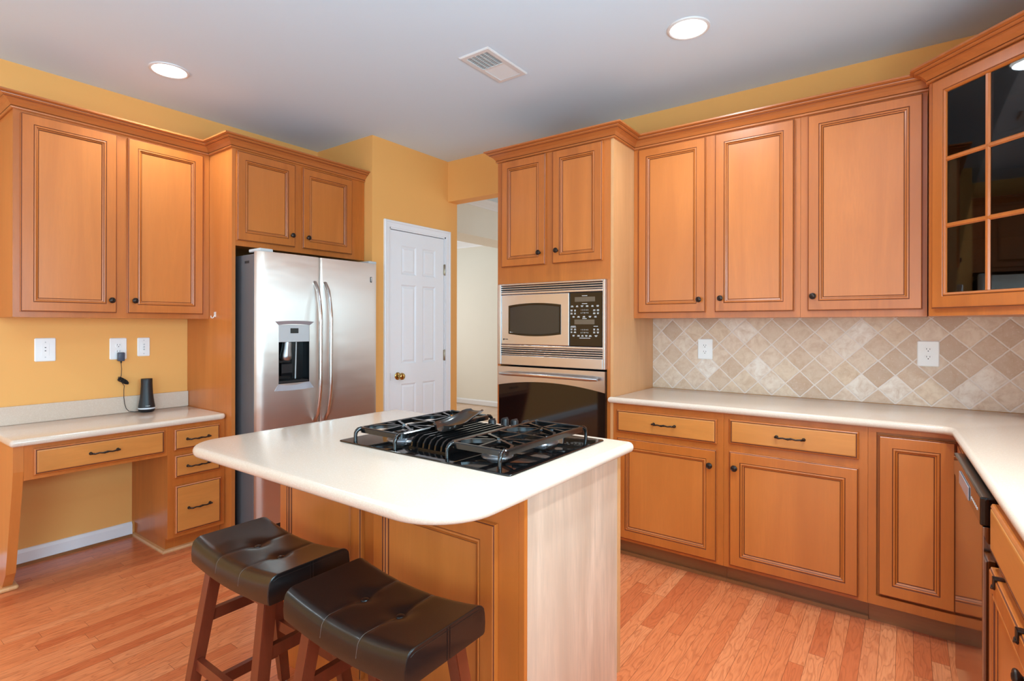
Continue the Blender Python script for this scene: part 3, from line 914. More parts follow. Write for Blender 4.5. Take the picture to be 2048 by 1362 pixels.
def wall_plate(name, f, a0, a1, b0, b1, label, cat, kind, group=None):
    ac, bc = (a0 + a1) / 2, (b0 + b1) / 2
    t = thing(name, label, cat, f.p(ac, bc, 0), group)
    bm = bmesh.new()
    rings(bm, [rect(f, a0, a1, b0, b1, 0.0), rect(f, a0, a1, b0, b1, 0.002), rect(f, a0 + 0.004, a1 - 0.004, b0 + 0.004, b1 - 0.004, 0.006), rect(f, a0 + 0.008, a1 - 0.008, b0 + 0.008, b1 - 0.008, 0.006)], 0, 0, 0)
    es = [e for e in bm.edges if abs((e.verts[0].co - e.verts[1].co).normalized().dot(f.n)) > 0.9]
    bmesh.ops.bevel(bm, geom=es, offset=0.004, segments=3, affect='EDGES')
    obj('cover_plate', bm, 'plate', t)
    if kind == 'outlet':
        for s in (1, -1):
            c = bc + s * 0.0195
            bm = bmesh.new(); loops = []
            for rr, hh in ((0.0172, 0.0061), (0.0172, 0.0075), (0.0165, 0.0080)):
                pts = []
                for k in range(24):
                    x, y = rr * cos(2 * pi * k / 24), rr * sin(2 * pi * k / 24)
                    pts.append(f.p(ac + x, c + max(-0.0135, min(0.0135, y)), hh))
                loops.append(pts)
            rings(bm, loops, 0, 0, 0); r = obj('receptacle', bm, 'plate', t)
            bm = bmesh.new()
            fbox(bm, f, ac - 0.0078, ac - 0.0056, c + 0.001, c + 0.009, 0.008, 0.0084); fbox(bm, f, ac + 0.0056, ac + 0.0078, c + 0.001, c + 0.008, 0.008, 0.0084)
            lathe(bm, f.p(ac, c - 0.006, 0.008), f.n, [(0.0026, 0), (0.0026, 0.0004)], 12)
            obj('slot', bm, 'slot', r)
        bm = bmesh.new(); lathe(bm, f.p(ac, bc, 0.0061), f.n, [(0.0032, 0), (0.003, 0.001)], 12); obj('screw', bm, 'plate', t, True)
    else:
        bm = bmesh.new(); fbox(bm, f, ac - 0.0165, ac + 0.0165, bc - 0.033, bc + 0.033, 0.0061, 0.0072, 0.0005); ins = obj('jack_insert', bm, 'plate', t)
        bm = bmesh.new()
        for q in ((0.016, 0.0, -0.016) if kind == 'jack3' else (0.012, -0.006)):
            if kind == 'jack3': lathe(bm, f.p(ac, bc + q, 0.0072), f.n, [(0.0050, 0), (0.0045, 0.004), (0.0030, 0.0045)], 12)
            else: fbox(bm, f, ac - 0.0035, ac + 0.0035, bc + q - 0.002, bc + q + 0.002, 0.0072, 0.0076)
        obj('jack', bm, 'greyplastic' if kind == 'jack3' else 'slot', ins, kind == 'jack3')
        bm = bmesh.new()
        bm.free()
        for q in (0.042, -0.042):
            bm = bmesh.new(); lathe(bm, f.p(ac, bc + q, 0.0061), f.n, [(0.0032, 0), (0.003, 0.001)], 12); obj('screw', bm, 'greyplastic', t, True)
    return t


fw = LEFT(0.0003)
wall_plate('jack_plate', fw, 0.851, 0.945, 1.114, 1.246, 'wide white jack plate on the ochre wall left of the plugged-in adapter', 'wall plate', 'jack2', 'plates over the desk')
wall_plate('outlet', fw, 1.202, 1.292, 1.108, 1.240, 'white jumbo outlet over the desk with the adapter plugged in', 'outlet', 'outlet', 'plates over the desk')
wall_plate('jack_plate', fw, 1.349, 1.419, 1.122, 1.240, 'narrow white jack plate on the ochre wall nearest the refrigerator panel', 'wall plate', 'jack3', 'plates over the desk')
fw = BACK(YB - 0.0103)
wall_plate('outlet', fw, 2.855, 2.946, 1.112, 1.240, 'white outlet on the travertine tile nearest the oven cabinet', 'outlet', 'outlet', 'outlets on the tile')
wall_plate('outlet', fw, 3.966, 4.056, 1.118, 1.248, 'white outlet on the travertine tile below the glass corner cabinet', 'outlet', 'outlet', 'outlets on the tile')

# ------------------------------------------------------------------ oven cabinet, microwave, wall oven
TX0, TX1, TY = 1.715, 2.5585, 2.853
t = thing('oven_cabinet', 'tall maple cabinet holding the microwave and wall oven', 'cabinet', (2.14, 3.15, 0))
bm = B(TX0, TX0 + 0.02, TY, YB - 0.0015, 0.0, zb + 0.03); box(bm, TX0 + 0.02, TX1 - 0.0185, TY, YB - 0.0015, 1.5935, zb + 0.03); box(bm, TX0 + 0.02, TX1 - 0.0185, TY, YB - 0.0015, 0.10, 0.32)
box(bm, TX0 + 0.02, TX1 - 0.0185, YB - 0.02, YB - 0.0015, 0.32, 1.5935)
box(bm, TX0 + 0.02, TX0 + 0.026, TY, TY + 0.02, 0.32, 1.5935); box(bm, TX1 - 0.04, TX1 - 0.0185, TY, TY + 0.02, 0.32, 1.5935)
obj('body', bm, 'frame', t)
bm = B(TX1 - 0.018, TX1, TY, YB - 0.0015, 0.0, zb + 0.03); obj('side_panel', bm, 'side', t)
bm = B(TX0 + 0.02, TX1 - 0.0185, TY + 0.07, TY + 0.085, 0.0, 0.0995); obj('toe_kick', bm, 'toe', t)
f = BACK(TY - 0.0005)
door(f, 1.757, 2.100, 1.704, 2.400, t, (2.062, 1.779))
door(f, 2.153, 2.492, 1.704, 2.400, t, (2.190, 1.782))
fd_ = door(f, 1.757, 2.492, 0.125, 0.318, t)

t = thing('microwave_oven', 'built-in stainless microwave with a black keypad above the wall oven', 'microwave', (2.13, 3.0, 1.066))
bm = B(1.765, 2.495, TY + 0.002, 3.30, 1.082, 1.576); obj('body', bm, 'darkgrey', t)
f = BACK(TY - 0.001)
X0, X1, Z0, Z1 = 1.742, 2.520, 1.066, 1.592
bm = bmesh.new()   # trim kit: outer frame and plates
fbox(bm, f, X0, X0 + 0.024, Z0, Z1, 0, 0.030, 0.003); fbox(bm, f, X1 - 0.016, X1, Z0, Z1, 0, 0.030, 0.003)
fbox(bm, f, X0 + 0.024, X1 - 0.016, Z1 - 0.012, Z1, 0, 0.030, 0.003)
fbox(bm, f, X0 + 0.024, X1 - 0.016, Z0, 1.128, 0, 0.028, 0.003)
fbox(bm, f, X0 + 0.024, X1 - 0.016, 1.182, 1.196, 0, 0.026, 0.002); fbox(bm, f, X0 + 0.024, X1 - 0.016, 1.523, 1.537, 0, 0.026, 0.002)
obj('trim_frame', bm, 'steelh', t)


def vent(z0, z1, n):
    bm = bmesh.new(); fbox(bm, f, X0 + 0.024, X1 - 0.016, z0, z1, 0, 0.008); v_ = obj('vent_recess', bm, 'slot', t)
    bm = bmesh.new()
    for i in range(n):
        zz = z0 + (z1 - z0) * (i + 0.5) / n
        fbox(bm, f, X0 + 0.024, X1 - 0.016, zz - 0.0030, zz + 0.0030, 0.008, 0.022, 0.001)
    obj('louver', bm, 'steelh', v_)


vent(1.537, 1.580, 3); vent(1.128, 1.182, 4)
bm = bmesh.new(); fbox(bm, f, 1.768, 2.281, 1.198, 1.521, 0, 0.028, 0.004); md = obj('door', bm, 'steelh', t)


def bowed(f, a0, a1, b0, b1, bow, c, n=14, inset=0.0):
    pts = []
    for i in range(n + 1):
        q = -1 + 2 * i / n; pts.append(f.p((a0 + a1) / 2 + q * ((a1 - a0) / 2 - inset), b0 + inset - bow * (1 - q * q), c))
    for i in range(n, -1, -1):
        q = -1 + 2 * i / n; pts.append(f.p((a0 + a1) / 2 + q * ((a1 - a0) / 2 - inset), b1 - inset + bow * (1 - q * q), c))
    return pts


bm = bmesh.new(); rings(bm, [bowed(f, 1.828, 2.224, 1.268, 1.450, 0.014, 0.0285), bowed(f, 1.828, 2.224, 1.268, 1.450, 0.014, 0.0305), bowed(f, 1.828, 2.224, 1.268, 1.450, 0.014, 0.0300, inset=0.010), bowed(f, 1.828, 2.224, 1.268, 1.450, 0.014, 0.0290, inset=0.012)], 0, 0, 0)
obj('window_border', bm, 'blackgloss', md)
M['mwglass'] = plain('microwave_window', (52, 50, 46), 0.12)
bm = bmesh.new(); rings(bm, [bowed(f, 1.828, 2.224, 1.268, 1.450, 0.014, 0.0291, inset=0.013), bowed(f, 1.828, 2.224, 1.268, 1.450, 0.014, 0.0301, inset=0.013)], 0, 0, 0)
obj('window', bm, 'mwglass', md)
g = F(f.p(0, 0, 0.0281), f.u)
bm = bmesh.new(); lathe(bm, g.p(1.788, 1.232, 0), g.n, [(0.005, 0), (0.005, 0.001)], 16); obj('emblem', bm, 'slot', md)
text('brand_mark', 'Profile', g, 1.796, 1.232, 0.010, 'slot', md, 'LEFT')
bm = bmesh.new(); fbox(bm, f, 2.285, 2.503, 1.198, 1.521, 0, 0.028, 0.004); kp = obj('control_panel', bm, 'blackgloss', t)
bm = bmesh.new(); fbox(bm, f, 2.320, 2.455, 1.464, 1.492, 0.028, 0.0286); obj('display', bm, 'displayw', kp)
bm = bmesh.new(); fbox(bm, f, 2.318, 2.452, 1.330, 1.358, 0.028, 0.0286); obj('display', bm, 'displayw', kp)
bm = bmesh.new(); random.seed(9)


def key(a, b, w=0.018, rows=2):
    for r_ in range(rows):
        ww = w * random.uniform(0.65, 1.0)
        fbox(bm, f, a - ww / 2, a + ww / 2, b - r_ * 0.0058 - 0.0014, b - r_ * 0.0058 + 0.0014, 0.028, 0.0284)


key(2.386, 1.499, 0.044, 1); key(2.386, 1.452, 0.044, 1)
for i, x in enumerate((2.302, 2.336, 2.369, 2.403, 2.438, 2.472)): key(x, 1.440)
for zz in (1.415, 1.397):
    for x in (2.298, 2.322, 2.450, 2.474): key(x, zz, 0.016)
for x in (2.312, 2.346, 2.382, 2.422, 2.458): key(x, 1.377)
key(2.386, 1.364, 0.044, 1); key(2.310, 1.318, 0.040); key(2.460, 1.318, 0.040, 1)
for zz in (1.302, 1.285):
    for x in (2.298, 2.322, 2.450, 2.474): key(x, zz, 0.016)
for x in (2.312, 2.346, 2.372, 2.398, 2.424, 2.462): key(x, 1.264)
key(2.388, 1.248, 0.080, 1)
obj('key_print', bm, 'print', kp)
g = F(f.p(0, 0, 0.0281), f.u)
for zz in (1.414, 1.297):
    text('key_digits', '1  2  3  4  5', g, 2.386, zz, 0.0105, 'print', kp); text('key_digits', '6  7  8  9  0', g, 2.386, zz - 0.017, 0.0105, 'print', kp)

t = thing('built_in_oven', 'black glass wall oven with an arched steel top band under the microwave', 'oven', (2.13, 3.0, 0.33))
bm = B(1.765, 2.495, TY + 0.002, 3.30, 0.335, 1.052); obj('body', bm, 'darkgrey', t)
OX0, OX1 = 1.742, 2.518
bm = bmesh.new(); fbox(bm, f, OX0, OX1, 0.40, 1.0555, 0.0, 0.022, 0.003); od = obj('door', bm, 'blackgloss', t)
bm = bmesh.new(); n = 20; A = []; Bq = []
for i in range(n + 1):
    q = -1 + 2 * i / n; x = (OX0 + OX1) / 2 + q * (OX1 - OX0) / 2
    A.append((x, 0.932 + 0.036 * (1 - q * q))); Bq.append((x, 1.0555))
pl = A + Bq[::-1]
rings(bm, [[f.p(a_, b_, 0.0222) for a_, b_ in pl], [f.p(a_, b_, 0.030) for a_, b_ in pl]], 0, 0, 0); bd = obj('top_band', bm, 'steelh', od)
bm = bmesh.new(); pts = []
for i in range(17):
    q = -1 + 2 * i / 16; pts.append(f.p(2.135 + q * 0.352, 1.010 + 0.004 * (1 - q * q), 0.062 + 0.018 * (1 - q * q)))
tube(bm, pts, [0.009] + [0.0125] * 15 + [0.009], 14)
for s in (-1, 1): tube(bm, [f.p(2.135 + s * 0.322, 1.010, 0.028), f.p(2.135 + s * 0.322, 1.010, 0.064)], 0.009, 10)
obj('handle', bm, 'steelp', od, True)
bm = bmesh.new(); fbox(bm, f, OX0, OX1, 0.335, 0.396, 0, 0.018, 0.003); obj('bottom_trim', bm, 'steelh', t)

# ------------------------------------------------------------------ wall cabinets on the tiled wall
UY = 3.138


def upper(x0, x1, label, doors):
    t = thing('upper_cabinet', label, 'cabinet', ((x0 + x1) / 2, YB, 1.366))
    bm = B(x0, x1, UY, YB - 0.0015, 1.368, zb + 0.03); obj('body', bm, 'frame', t)
    f = BACK(UY - 0.0005)
    for a0, a1, kx, kz in doors:
        door(f, a0, a1, 1.400, 2.398, t, (kx, kz))
    return t


upper(2.5595, 3.4775, 'two-door maple wall cabinet beside the tall oven cabinet', [(2.594, 2.998, 2.967, 1.472), (3.050, 3.450, 3.085, 1.476)])
upper(3.4785, 3.9990, 'single wide-door maple wall cabinet beside the glass corner cabinet', [(3.512, 3.982, 3.538, 1.474)])

# glass-fronted diagonal corner cabinet
t = thing('corner_cabinet', 'diagonal maple corner cabinet with a six-pane glass door', 'cabinet', (4.45, 3.2, 1.366))
q = 0.374
CX, CY = 4.003, 3.045
A0 = (CX, CY); A1 = (CX + q, CY - q)
out = [A0, A1, (XR - 0.0015, A1[1]), (XR - 0.0015, YB - 0.0015), (CX, YB - 0.0015)]
bm = bmesh.new()
for z0, z1 in ((1.368, 1.388), (zb + 0.010, zb + 0.03)):
    rings(bm, [[(x, y, z0) for x, y in out], [(x, y, z1) for x, y in out]], 0, 0, 0)
box(bm, CX, 4.015, CY + 0.012, YB - 0.0015, 1.388, zb + 0.01); box(bm, A1[0] + 0.012, XR - 0.0015, A1[1], A1[1] + 0.012, 1.388, zb + 0.01)
box(bm, 4.015, XR - 0.0015, YB - 0.012, YB - 0.0015, 1.388, zb + 0.01); box(bm, XR - 0.012, XR - 0.0015, A1[1] + 0.012, YB - 0.012, 1.388, zb + 0.01)
fd = F((A0[0], A0[1], 0), (1, -1, 0)); LD = q * math.sqrt(2)
fbox(bm, fd, 0.030, LD - 0.030, 1.388, 1.412, -0.019, 0); fbox(bm, fd, 0.030, LD - 0.030, 2.386, zb + 0.01, -0.019, 0)
fbox(bm, fd, 0.0, 0.030, 1.388, zb + 0.01, -0.019, 0); fbox(bm, fd, LD - 0.030, LD, 1.388, zb + 0.01, -0.019, 0)
obj('body', bm, ['frame'], t)
for z in (1.745, 2.07):
    bm = bmesh.new(); s = [(4.02, CY + 0.02), (A1[0] + 0.0, A1[1] + 0.03), (XR - 0.014, A1[1] + 0.014), (XR - 0.014, YB - 0.014), (4.02, YB - 0.014)]
    rings(bm, [[(x, y, z) for x, y in s], [(x, y, z + 0.016) for x, y in s]], 0, 0, 0); obj('shelf', bm, 'inside', t)
fo = F(fd.p(0, 0, 0.0005), (1, -1, 0))
a0, a1, b0, b1 = 0.026, LD - 0.026, 1.400, 2.398
GL = [(0.0, 0.0), (0.0, 0.013), (0.0015, 0.015), (0.003, 0.015), (0.0045, 0.0172), (0.0085, 0.0186), (0.052, 0.0186), (0.0535, 0.0165), (0.055, 0.0165), (0.0565, 0.0182), (0.060, 0.019), (0.066, 0.015), (0.068, 0.010), (0.068, 0.0)]
gm = [0, 0, 1, 1, 0, 0, 0, 1, 1, 0, 0, 0, 0]
bm = bmesh.new(); loops = [rect(fo, a0 + d, a1 - d, b0 + d, b1 - d, c) for d, c in GL]; loops.append(loops[0])
rings(bm, loops, gm + [0], None, None); bmesh.ops.remove_doubles(bm, verts=bm.verts, dist=1e-6)
gd = obj('door', bm, ['frame', 'glaze'], t)
g0, g1, h0, h1 = a0 + 0.068, a1 - 0.068, b0 + 0.068, b1 - 0.068
bm = bmesh.new(); mid = (g0 + g1) / 2


def mbar(bm, c0, c1, vert, c):
    w = 0.010; prof = [(-w, 0.004), (-w, 0.010), (-w * 0.45, 0.016), (w * 0.45, 0.016), (w, 0.010), (w, 0.004)]
    if vert: loops = [[fo.p(c + o, bb, hh) for o, hh in prof] for bb in (c0, c1)]
    else: loops = [[fo.p(bb, c + o, hh) for o, hh in prof] for bb in (c0, c1)]
    rings(bm, loops, 0, 0, 0)


mbar(bm, h0, h1, True, mid)
for k in (1, 2): mbar(bm, g0, g1, False, h0 + (h1 - h0) * k / 3)
obj('muntin', bm, 'frame', gd)
for i in range(2):
    for k in range(3):
        bm = bmesh.new(); c0 = g0 if i == 0 else mid + 0.008; c1 = mid - 0.008 if i == 0 else g1
        z0 = h0 + (h1 - h0) * k / 3 + (0.008 if k else 0); z1 = h0 + (h1 - h0) * (k + 1) / 3 - (0.008 if k < 2 else 0)
        fbox(bm, fo, c0, c1, z0, z1, 0.006, 0.009); obj('glass_pane', bm, 'glass', gd)
knob(F(fo.p(0, 0, 0.0186), fo.u), a1 - 0.030, 1.545, gd)

# ------------------------------------------------------------------ base cabinets on the tiled wall
BY = 2.853; CT0 = 0.8795


def base_box(name, label, x0, x1):
    t = thing(name, label, 'cabinet', ((x0 + x1) / 2, 3.15, 0))
    bm = B(x0, x1, BY, YB - 0.0015, 0.10, CT0 - 0.0005); obj('body', bm, 'frame', t)
    bm = B(x0, x1, BY + 0.066, BY + 0.082, 0.0, 0.0995); box(bm, x0, x1, BY + 0.048, BY + 0.0659, 0.0, 0.018, 0.0)
    obj('toe_kick', bm, 'toe', t)
    return t


fb = BACK(BY - 0.0005)
t = base_box('base_cabinet', 'maple base cabinet with drawer and door directly right of the oven cabinet', 2.5590, 3.1715)
drawer(fb, 2.587, 3.141, 0.718, 0.844, t, False, 0.116, 2.866, 0.785); door(fb, 2.590, 3.139, 0.118, 0.686, t, (3.110, 0.608))
t = base_box('base_cabinet', 'maple base cabinet with drawer and door between the other base cabinet and the corner', 3.1725, 3.7850)
drawer(fb, 3.203, 3.752, 0.730, 0.852, t, False, 0.116, 3.478, 0.791); door(fb, 3.203, 3.751, 0.118, 0.690, t, (3.231, 0.613))
XF = 4.098   # face of the right-hand run
t = thing('corner_base_cabinet', 'maple corner base cabinet with a knobless inset folding door by the dishwasher', 'cabinet', (4.2, 3.1, 0))
bm = bmesh.new()
P = [(3.7860, BY), (3.816, BY), (3.816, BY + 0.022), (XF + 0.012, BY + 0.022), (XF + 0.012, 2.508), (XF, 2.508), (XF, 2.492), (XR - 0.0015, 2.492), (XR - 0.0015, YB - 0.0015), (3.7860, YB - 0.0015)]
rings(bm, [[(x, y, 0.140) for x, y in P], [(x, y, 0.858) for x, y in P]], 0, 0, 0)
P2 = [(3.7860, BY), (XF, BY), (XF, 2.492), (XR - 0.0015, 2.492), (XR - 0.0015, YB - 0.0015), (3.7860, YB - 0.0015)]
rings(bm, [[(x, y, 0.10) for x, y in P2], [(x, y, 0.1398) for x, y in P2]], 0, 0, 0); rings(bm, [[(x, y, 0.8582) for x, y in P2], [(x, y, CT0 - 0.0005) for x, y in P2]], 0, 0, 0)
obj('body', bm, 'frame', t)
bm = B(3.7860, XF + 0.082, BY + 0.066, BY + 0.082, 0.0, 0.0995); box(bm, XF + 0.066, XF + 0.082, 2.492, BY + 0.0659, 0, 0.0995); obj('toe_kick', bm, 'toe', t)
bm = B(3.7860, XF + 0.05, BY + 0.048, BY + 0.0658, 0.0, 0.018)
fc = BACK(BY - 0.0005 + 0.012)
door(fc, 3.824, XF - 0.012, 0.150, 0.845, t, None, 0.001)
bm.free()
fr_ = RIGHT(XF + 0.010); door(fr_, -2.825, -2.512, 0.150, 0.845, t, None, 0.001)

# dishwasher
XF = 4.1145
RUN = []   # this run stands about two degrees off square
t = thing('dishwasher', 'stainless dishwasher with a black control panel, slightly proud of the right-hand cabinets', 'dishwasher', (4.4, 2.19, 0))
RUN.append(t)
DX = 4.081
bm = B(XF + 0.006, 4.46, 1.895, 2.468, 0.10, 0.872); obj('tub', bm, 'blackmatte', t)
bm = B(DX + 0.004, XF + 0.005, 1.880, 2.488, 0.115, 0.795, 0.003); obj('door', bm, 'dwsteel', t)
bm = B(DX - 0.001, XF + 0.005, 1.879, 2.489, 0.797, 0.872, 0.004); cp = obj('control_panel', bm, 'blackgloss', t)
fq = RIGHT(DX - 0.0012)
bm = bmesh.new(); fbox(bm, fq, -2.30, -2.08, 0.808, 0.848, 0, 0.003, 0.001); obj('latch_handle', bm, 'silverplastic', cp)
bm = bmesh.new()
for i in range(6): fbox(bm, fq, -2.04 + i * 0.022, -2.03 + i * 0.022, 0.826, 0.832, 0, 0.0008)
obj('button_marks', bm, 'print', cp)
bm = B(XF + 0.05, XF + 0.07, 1.884, 2.486, 0.004, 0.1); obj('toe_kick', bm, 'blackmatte', t)

# sink base on the right-hand run
t = thing('sink_base_cabinet', 'maple sink cabinet with drawer front and knobbed door at the right edge', 'cabinet', (4.4, 1.2, 0)); RUN.append(t)
bm = B(XF, 4.62, 0.82, 1.856, 0.10, CT0 - 0.0005); obj('body', bm, 'frame', t)
bm = B(XF + 0.07, XF + 0.085, 0.82, 1.856, 0, 0.0995); obj('toe_kick', bm, 'toe', t)
fs = RIGHT(XF - 0.0005)
drawer(fs, -1.850, -1.355, 0.742, 0.866, t, True, 0); drawer(fs, -1.325, -0.85, 0.742, 0.866, t, True, 0)
door(fs, -1.860, -1.352, 0.118, 0.700, t, (-1.380, 0.662)); door(fs, -1.322, -0.85, 0.118, 0.700, t, (-1.29, 0.662))
XS = XF - 0.0005
for yy, lb in ((1.775, 'dark metal over-door hook on the sink cabinet door, nearest the dishwasher'), (1.502, 'dark metal over-door hook on the sink cabinet door, nearer the door knob')):
    bm = bmesh.new(); x0 = XS - 0.0192
    box(bm, x0 - 0.0025, XS - 0.0002, yy - 0.011, yy + 0.011, 0.7004, 0.7032, 0.0006)
    box(bm, x0 - 0.0030, x0 - 0.0003, yy - 0.011, yy + 0.011, 0.676, 0.7032, 0.0006)
    tube(bm, [(x0 - 0.0022, yy - 0.010, 0.680), (x0 - 0.005, yy, 0.676), (x0 - 0.0022, yy + 0.010, 0.680)], 0.003, 8)
    hk = obj('over_door_hook', bm, 'bronze', None, True); RUN.append(hk)
    tag(hk, lb, 'hook', 'hooks over the sink cabinet door')
t = thing('drawer_base_cabinet', 'maple base cabinet past the sink cabinet, beyond the right edge', 'cabinet', (4.4, 0.3, 0)); RUN.append(t)
bm = B(XF, 4.56, -0.9, 0.818, 0.0, CT0 - 0.0005); obj('body', bm, 'frame', t)

rm = Matrix.Translation((4.09, 1.85, 0)) @ Matrix.Rotation(R(1.9), 4, 'Z') @ Matrix.Translation((-4.09, -1.85, 0))
for o in RUN:
    o.location = rm @ o.location; o.rotation_euler.z = R(1.9)

# continuous worktop, turning the corner
CE, CF = 4.069, 2.818
P = ([(2.5405, CF - 0.0), (CE - 0.055, CF)] + [(CE - 0.055 + 0.055 * sin(R(a_)), CF - 0.055 + 0.055 * cos(R(a_))) for a_ in (30, 60, 90)] + [(CE + 0.0332 * 3.66, -0.9), (XR - 0.0115, -0.9), (XR - 0.0115, YB - 0.0115), (2.560, YB - 0.0115), (2.560, TY - 0.004), (2.5405, TY - 0.004)])
bm = bmesh.new(); slab(bm, P, CT0, 0.9145, 0.016)
tag(obj('countertop', bm, 'quartz', None, True), 'long cream stone countertop under the tile, turning the corner at the right', 'countertop')

# ------------------------------------------------------------------ island
IX0, IX1, IY0, IY1 = 1.925, 3.100, 1.180, 1.752
t = thing('kitchen_island', 'maple island cabinet with a glare-paled end panel under the cooktop', 'island', (2.53, 1.45, 0))
bm = B(IX0, IX1 - 0.0185, IY0, IY1, 0.0, CT0 - 0.0005); obj('body', bm, 'frame', t)
bm = B(IX1 - 0.018, IX1, IY0, IY0 + 0.0145, 0.0, CT0 - 0.0005); obj('corner_stile', bm, 'frame', t)
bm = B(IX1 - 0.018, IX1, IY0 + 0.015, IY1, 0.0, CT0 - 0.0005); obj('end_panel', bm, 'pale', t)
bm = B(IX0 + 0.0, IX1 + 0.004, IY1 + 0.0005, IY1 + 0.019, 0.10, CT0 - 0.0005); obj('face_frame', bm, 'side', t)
f = BACK(IY0 - 0.0005)
for a0, a1 in ((1.950, 2.440), (2.503, 3.012)):
    obj('back_panel', door_panel(f, a0, a1, 0.125, 0.775), ['frame', 'glaze', 'panel'], t)
P = round_rect(1.905, 3.155, 0.818, 1.788, [0.13, 0.17, 0.028, 0.028], 12)
bm = bmesh.new(); slab(bm, P, CT0, 0.9145, 0.016)
tag(obj('island_countertop', bm, 'quartz', None, True), 'cream stone island top with rounded corners overhanging the stools', 'countertop')

# cooktop
ZT = 0.9147
t = thing('cooktop', 'black glass gas cooktop set into the island', 'cooktop', (2.688, 1.449, ZT))
bm = bmesh.new(); slab(bm, round_rect(2.314, 3.062, 1.166, 1.732, 0.012, 4), ZT, ZT + 0.005, 0.003); obj('glass_top', bm, 'blackgloss', t, True)
ZG = ZT + 0.005
for (bx, by, s) in ((2.480, 1.315, 1.0), (2.480, 1.560, 0.85), (2.900, 1.320, 0.9), (2.900, 1.570, 1.1)):
    bm = bmesh.new(); lathe(bm, (bx, by, ZG), (0, 0, 1), [(0.056 * s, 0.0002), (0.054 * s, 0.004), (0.034 * s, 0.006), (0.032 * s, 0.013), (0.036 * s, 0.016), (0.037 * s, 0.019)], 28); br = obj('burner', bm, 'burner', t, True)
    bm = bmesh.new(); lathe(bm, (bx, by, ZG), (0, 0, 1), [(0.033 * s, 0.0192), (0.034 * s, 0.023), (0.030 * s, 0.026), (0.0, 0.027)], 28); obj('burner_cap', bm, 'castiron', br, True)
ZR = 0.959   # grate bar centre height


def grate(x0, x1, y0, y1):
    bm = bmesh.new()
    P = round_rect(x0, x1, y0, y1, 0.022, 4); P.append(P[0])
    n = len(P) - 1; w, h = 0.0125, 0.018
    Q = P[:-1]; Qi = offset_poly(Q, w)
    rings(bm, [[(x, y, ZR - h / 2) for x, y in Qi], [(x, y, ZR - h / 2) for x, y in Q], [(x, y, ZR + h / 2 - 0.003) for x, y in Q], [(x, y, ZR + h / 2) for x, y in offset_poly(Q, 0.003)], [(x, y, ZR + h / 2) for x, y in offset_poly(Q, w - 0.003)], [(x, y, ZR + h / 2 - 0.003) for x, y in Qi], [(x, y, ZR - h / 2) for x, y in Qi]], 0, None, None)
    # corner feet curve out and down to the glass
    for sx, cx in ((-1, x0), (1, x1)):
        for sy, cy in ((-1, y0), (1, y1)):
            c = V((cx - sx * 0.010, cy - sy * 0.004, ZR)); d_ = V((sx * 0.25, sy * 0.97, 0)).normalized()
            pts = [c + d_ * o + V((0, 0, z)) for o, z in ((-0.004, 0.004), (0.008, 0.002), (0.014, -0.003), (0.018, -0.010), (0.019, -0.020), (0.019, ZG + 0.0006 - ZR))]
            tube(bm, pts, [0.0072, 0.0072, 0.007, 0.0065, 0.006, 0.0062], 10)
    xm, ym = (x0 + x1) / 2, (y0 + y1) / 2
    tube(bm, [(x0 + 0.006, ym, ZR), (x1 - 0.006, ym, ZR)], 0.005, 4, square=(0.0105, 0.014))
    for yc in ((y0 + ym) / 2, (y1 + ym) / 2):
        hz = ZR + 0.003
        lathe(bm, (xm, yc, hz - 0.004), (0, 0, 1), [(0.020, 0), (0.021, 0.004), (0.019, 0.007), (0.010, 0.007)], 16)
        for sx in (-1, 1):
            xe = x0 + 0.006 if sx < 0 else x1 - 0.006
            for sy in (-1, 1):
                ye = yc + sy * (y1 - y0) * 0.17
                tube(bm, [(xm + sx * 0.014, yc + sy * 0.010, hz), (xm + sx * 0.045, yc + sy * 0.026, hz), (xm + sx * 0.08, yc + sy * 0.045, hz - 0.001), (xe, ye, ZR)], 0.005, 4, square=(0.0095, 0.013))
            tube(bm, [(xe, yc, ZR), (xm + sx * 0.050, yc, hz)], 0.005, 4, square=(0.0105, 0.014))
        tube(bm, [(xm, yc - 0.016, hz), (xm, yc - (y1 - y0) / 4 + 0.006, ZR)], 0.005, 4, square=(0.0095, 0.013))
        tube(bm, [(xm, yc + 0.016, hz), (xm, yc + (y1 - y0) / 4 - 0.006, ZR)], 0.005, 4, square=(0.0095, 0.013))
    obj('grate', bm, 'castiron', t, True)


grate(2.378, 2.590, 1.200, 1.678); grate(2.794, 3.006, 1.216, 1.690)
bm = bmesh.new()   # downdraft vent grille between the grates
for i in range(7):
    x = 2.607 + i * 0.0265
    prof = [(1.236, ZG + 0.0005), (1.240, ZG + 0.020), (1.250, ZG + 0.033), (1.268, ZG + 0.040), (1.560, ZG + 0.040), (1.580, ZG + 0.034), (1.590, ZG + 0.0005)]
    w = 0.0032 if i < 6 else 0.005
    rings(bm, [[(x - w, y, z) for y, z in prof], [(x + w, y, z) for y, z in prof]], 0, 0, 0)
box(bm, 2.600, 2.772, 1.232, 1.240, ZG + 0.0003, ZG + 0.006); box(bm, 2.600, 2.772, 1.586, 1.594, ZG + 0.0003, ZG + 0.010); box(bm, 2.600, 2.772, 1.236, 1.590, ZG + 0.0003, ZG + 0.002)
obj('vent_grille', bm, 'castiron', t)
for kx, ky in ((2.615, 1.655), (2.640, 1.705), (2.690, 1.700), (2.740, 1.705), (2.765, 1.655)):
    bm = bmesh.new(); lathe(bm, (kx, ky, ZG), (0, 0, 1), [(0.019, 0.0003), (0.019, 0.006), (0.016, 0.010), (0.0155, 0.030), (0.013, 0.034), (0.0, 0.035)], 22)
    box(bm, kx - 0.004, kx + 0.004, ky - 0.017, ky + 0.017, ZG + 0.020, ZG + 0.038, 0.002); obj('knob', bm, 'blackmatte', t, True)

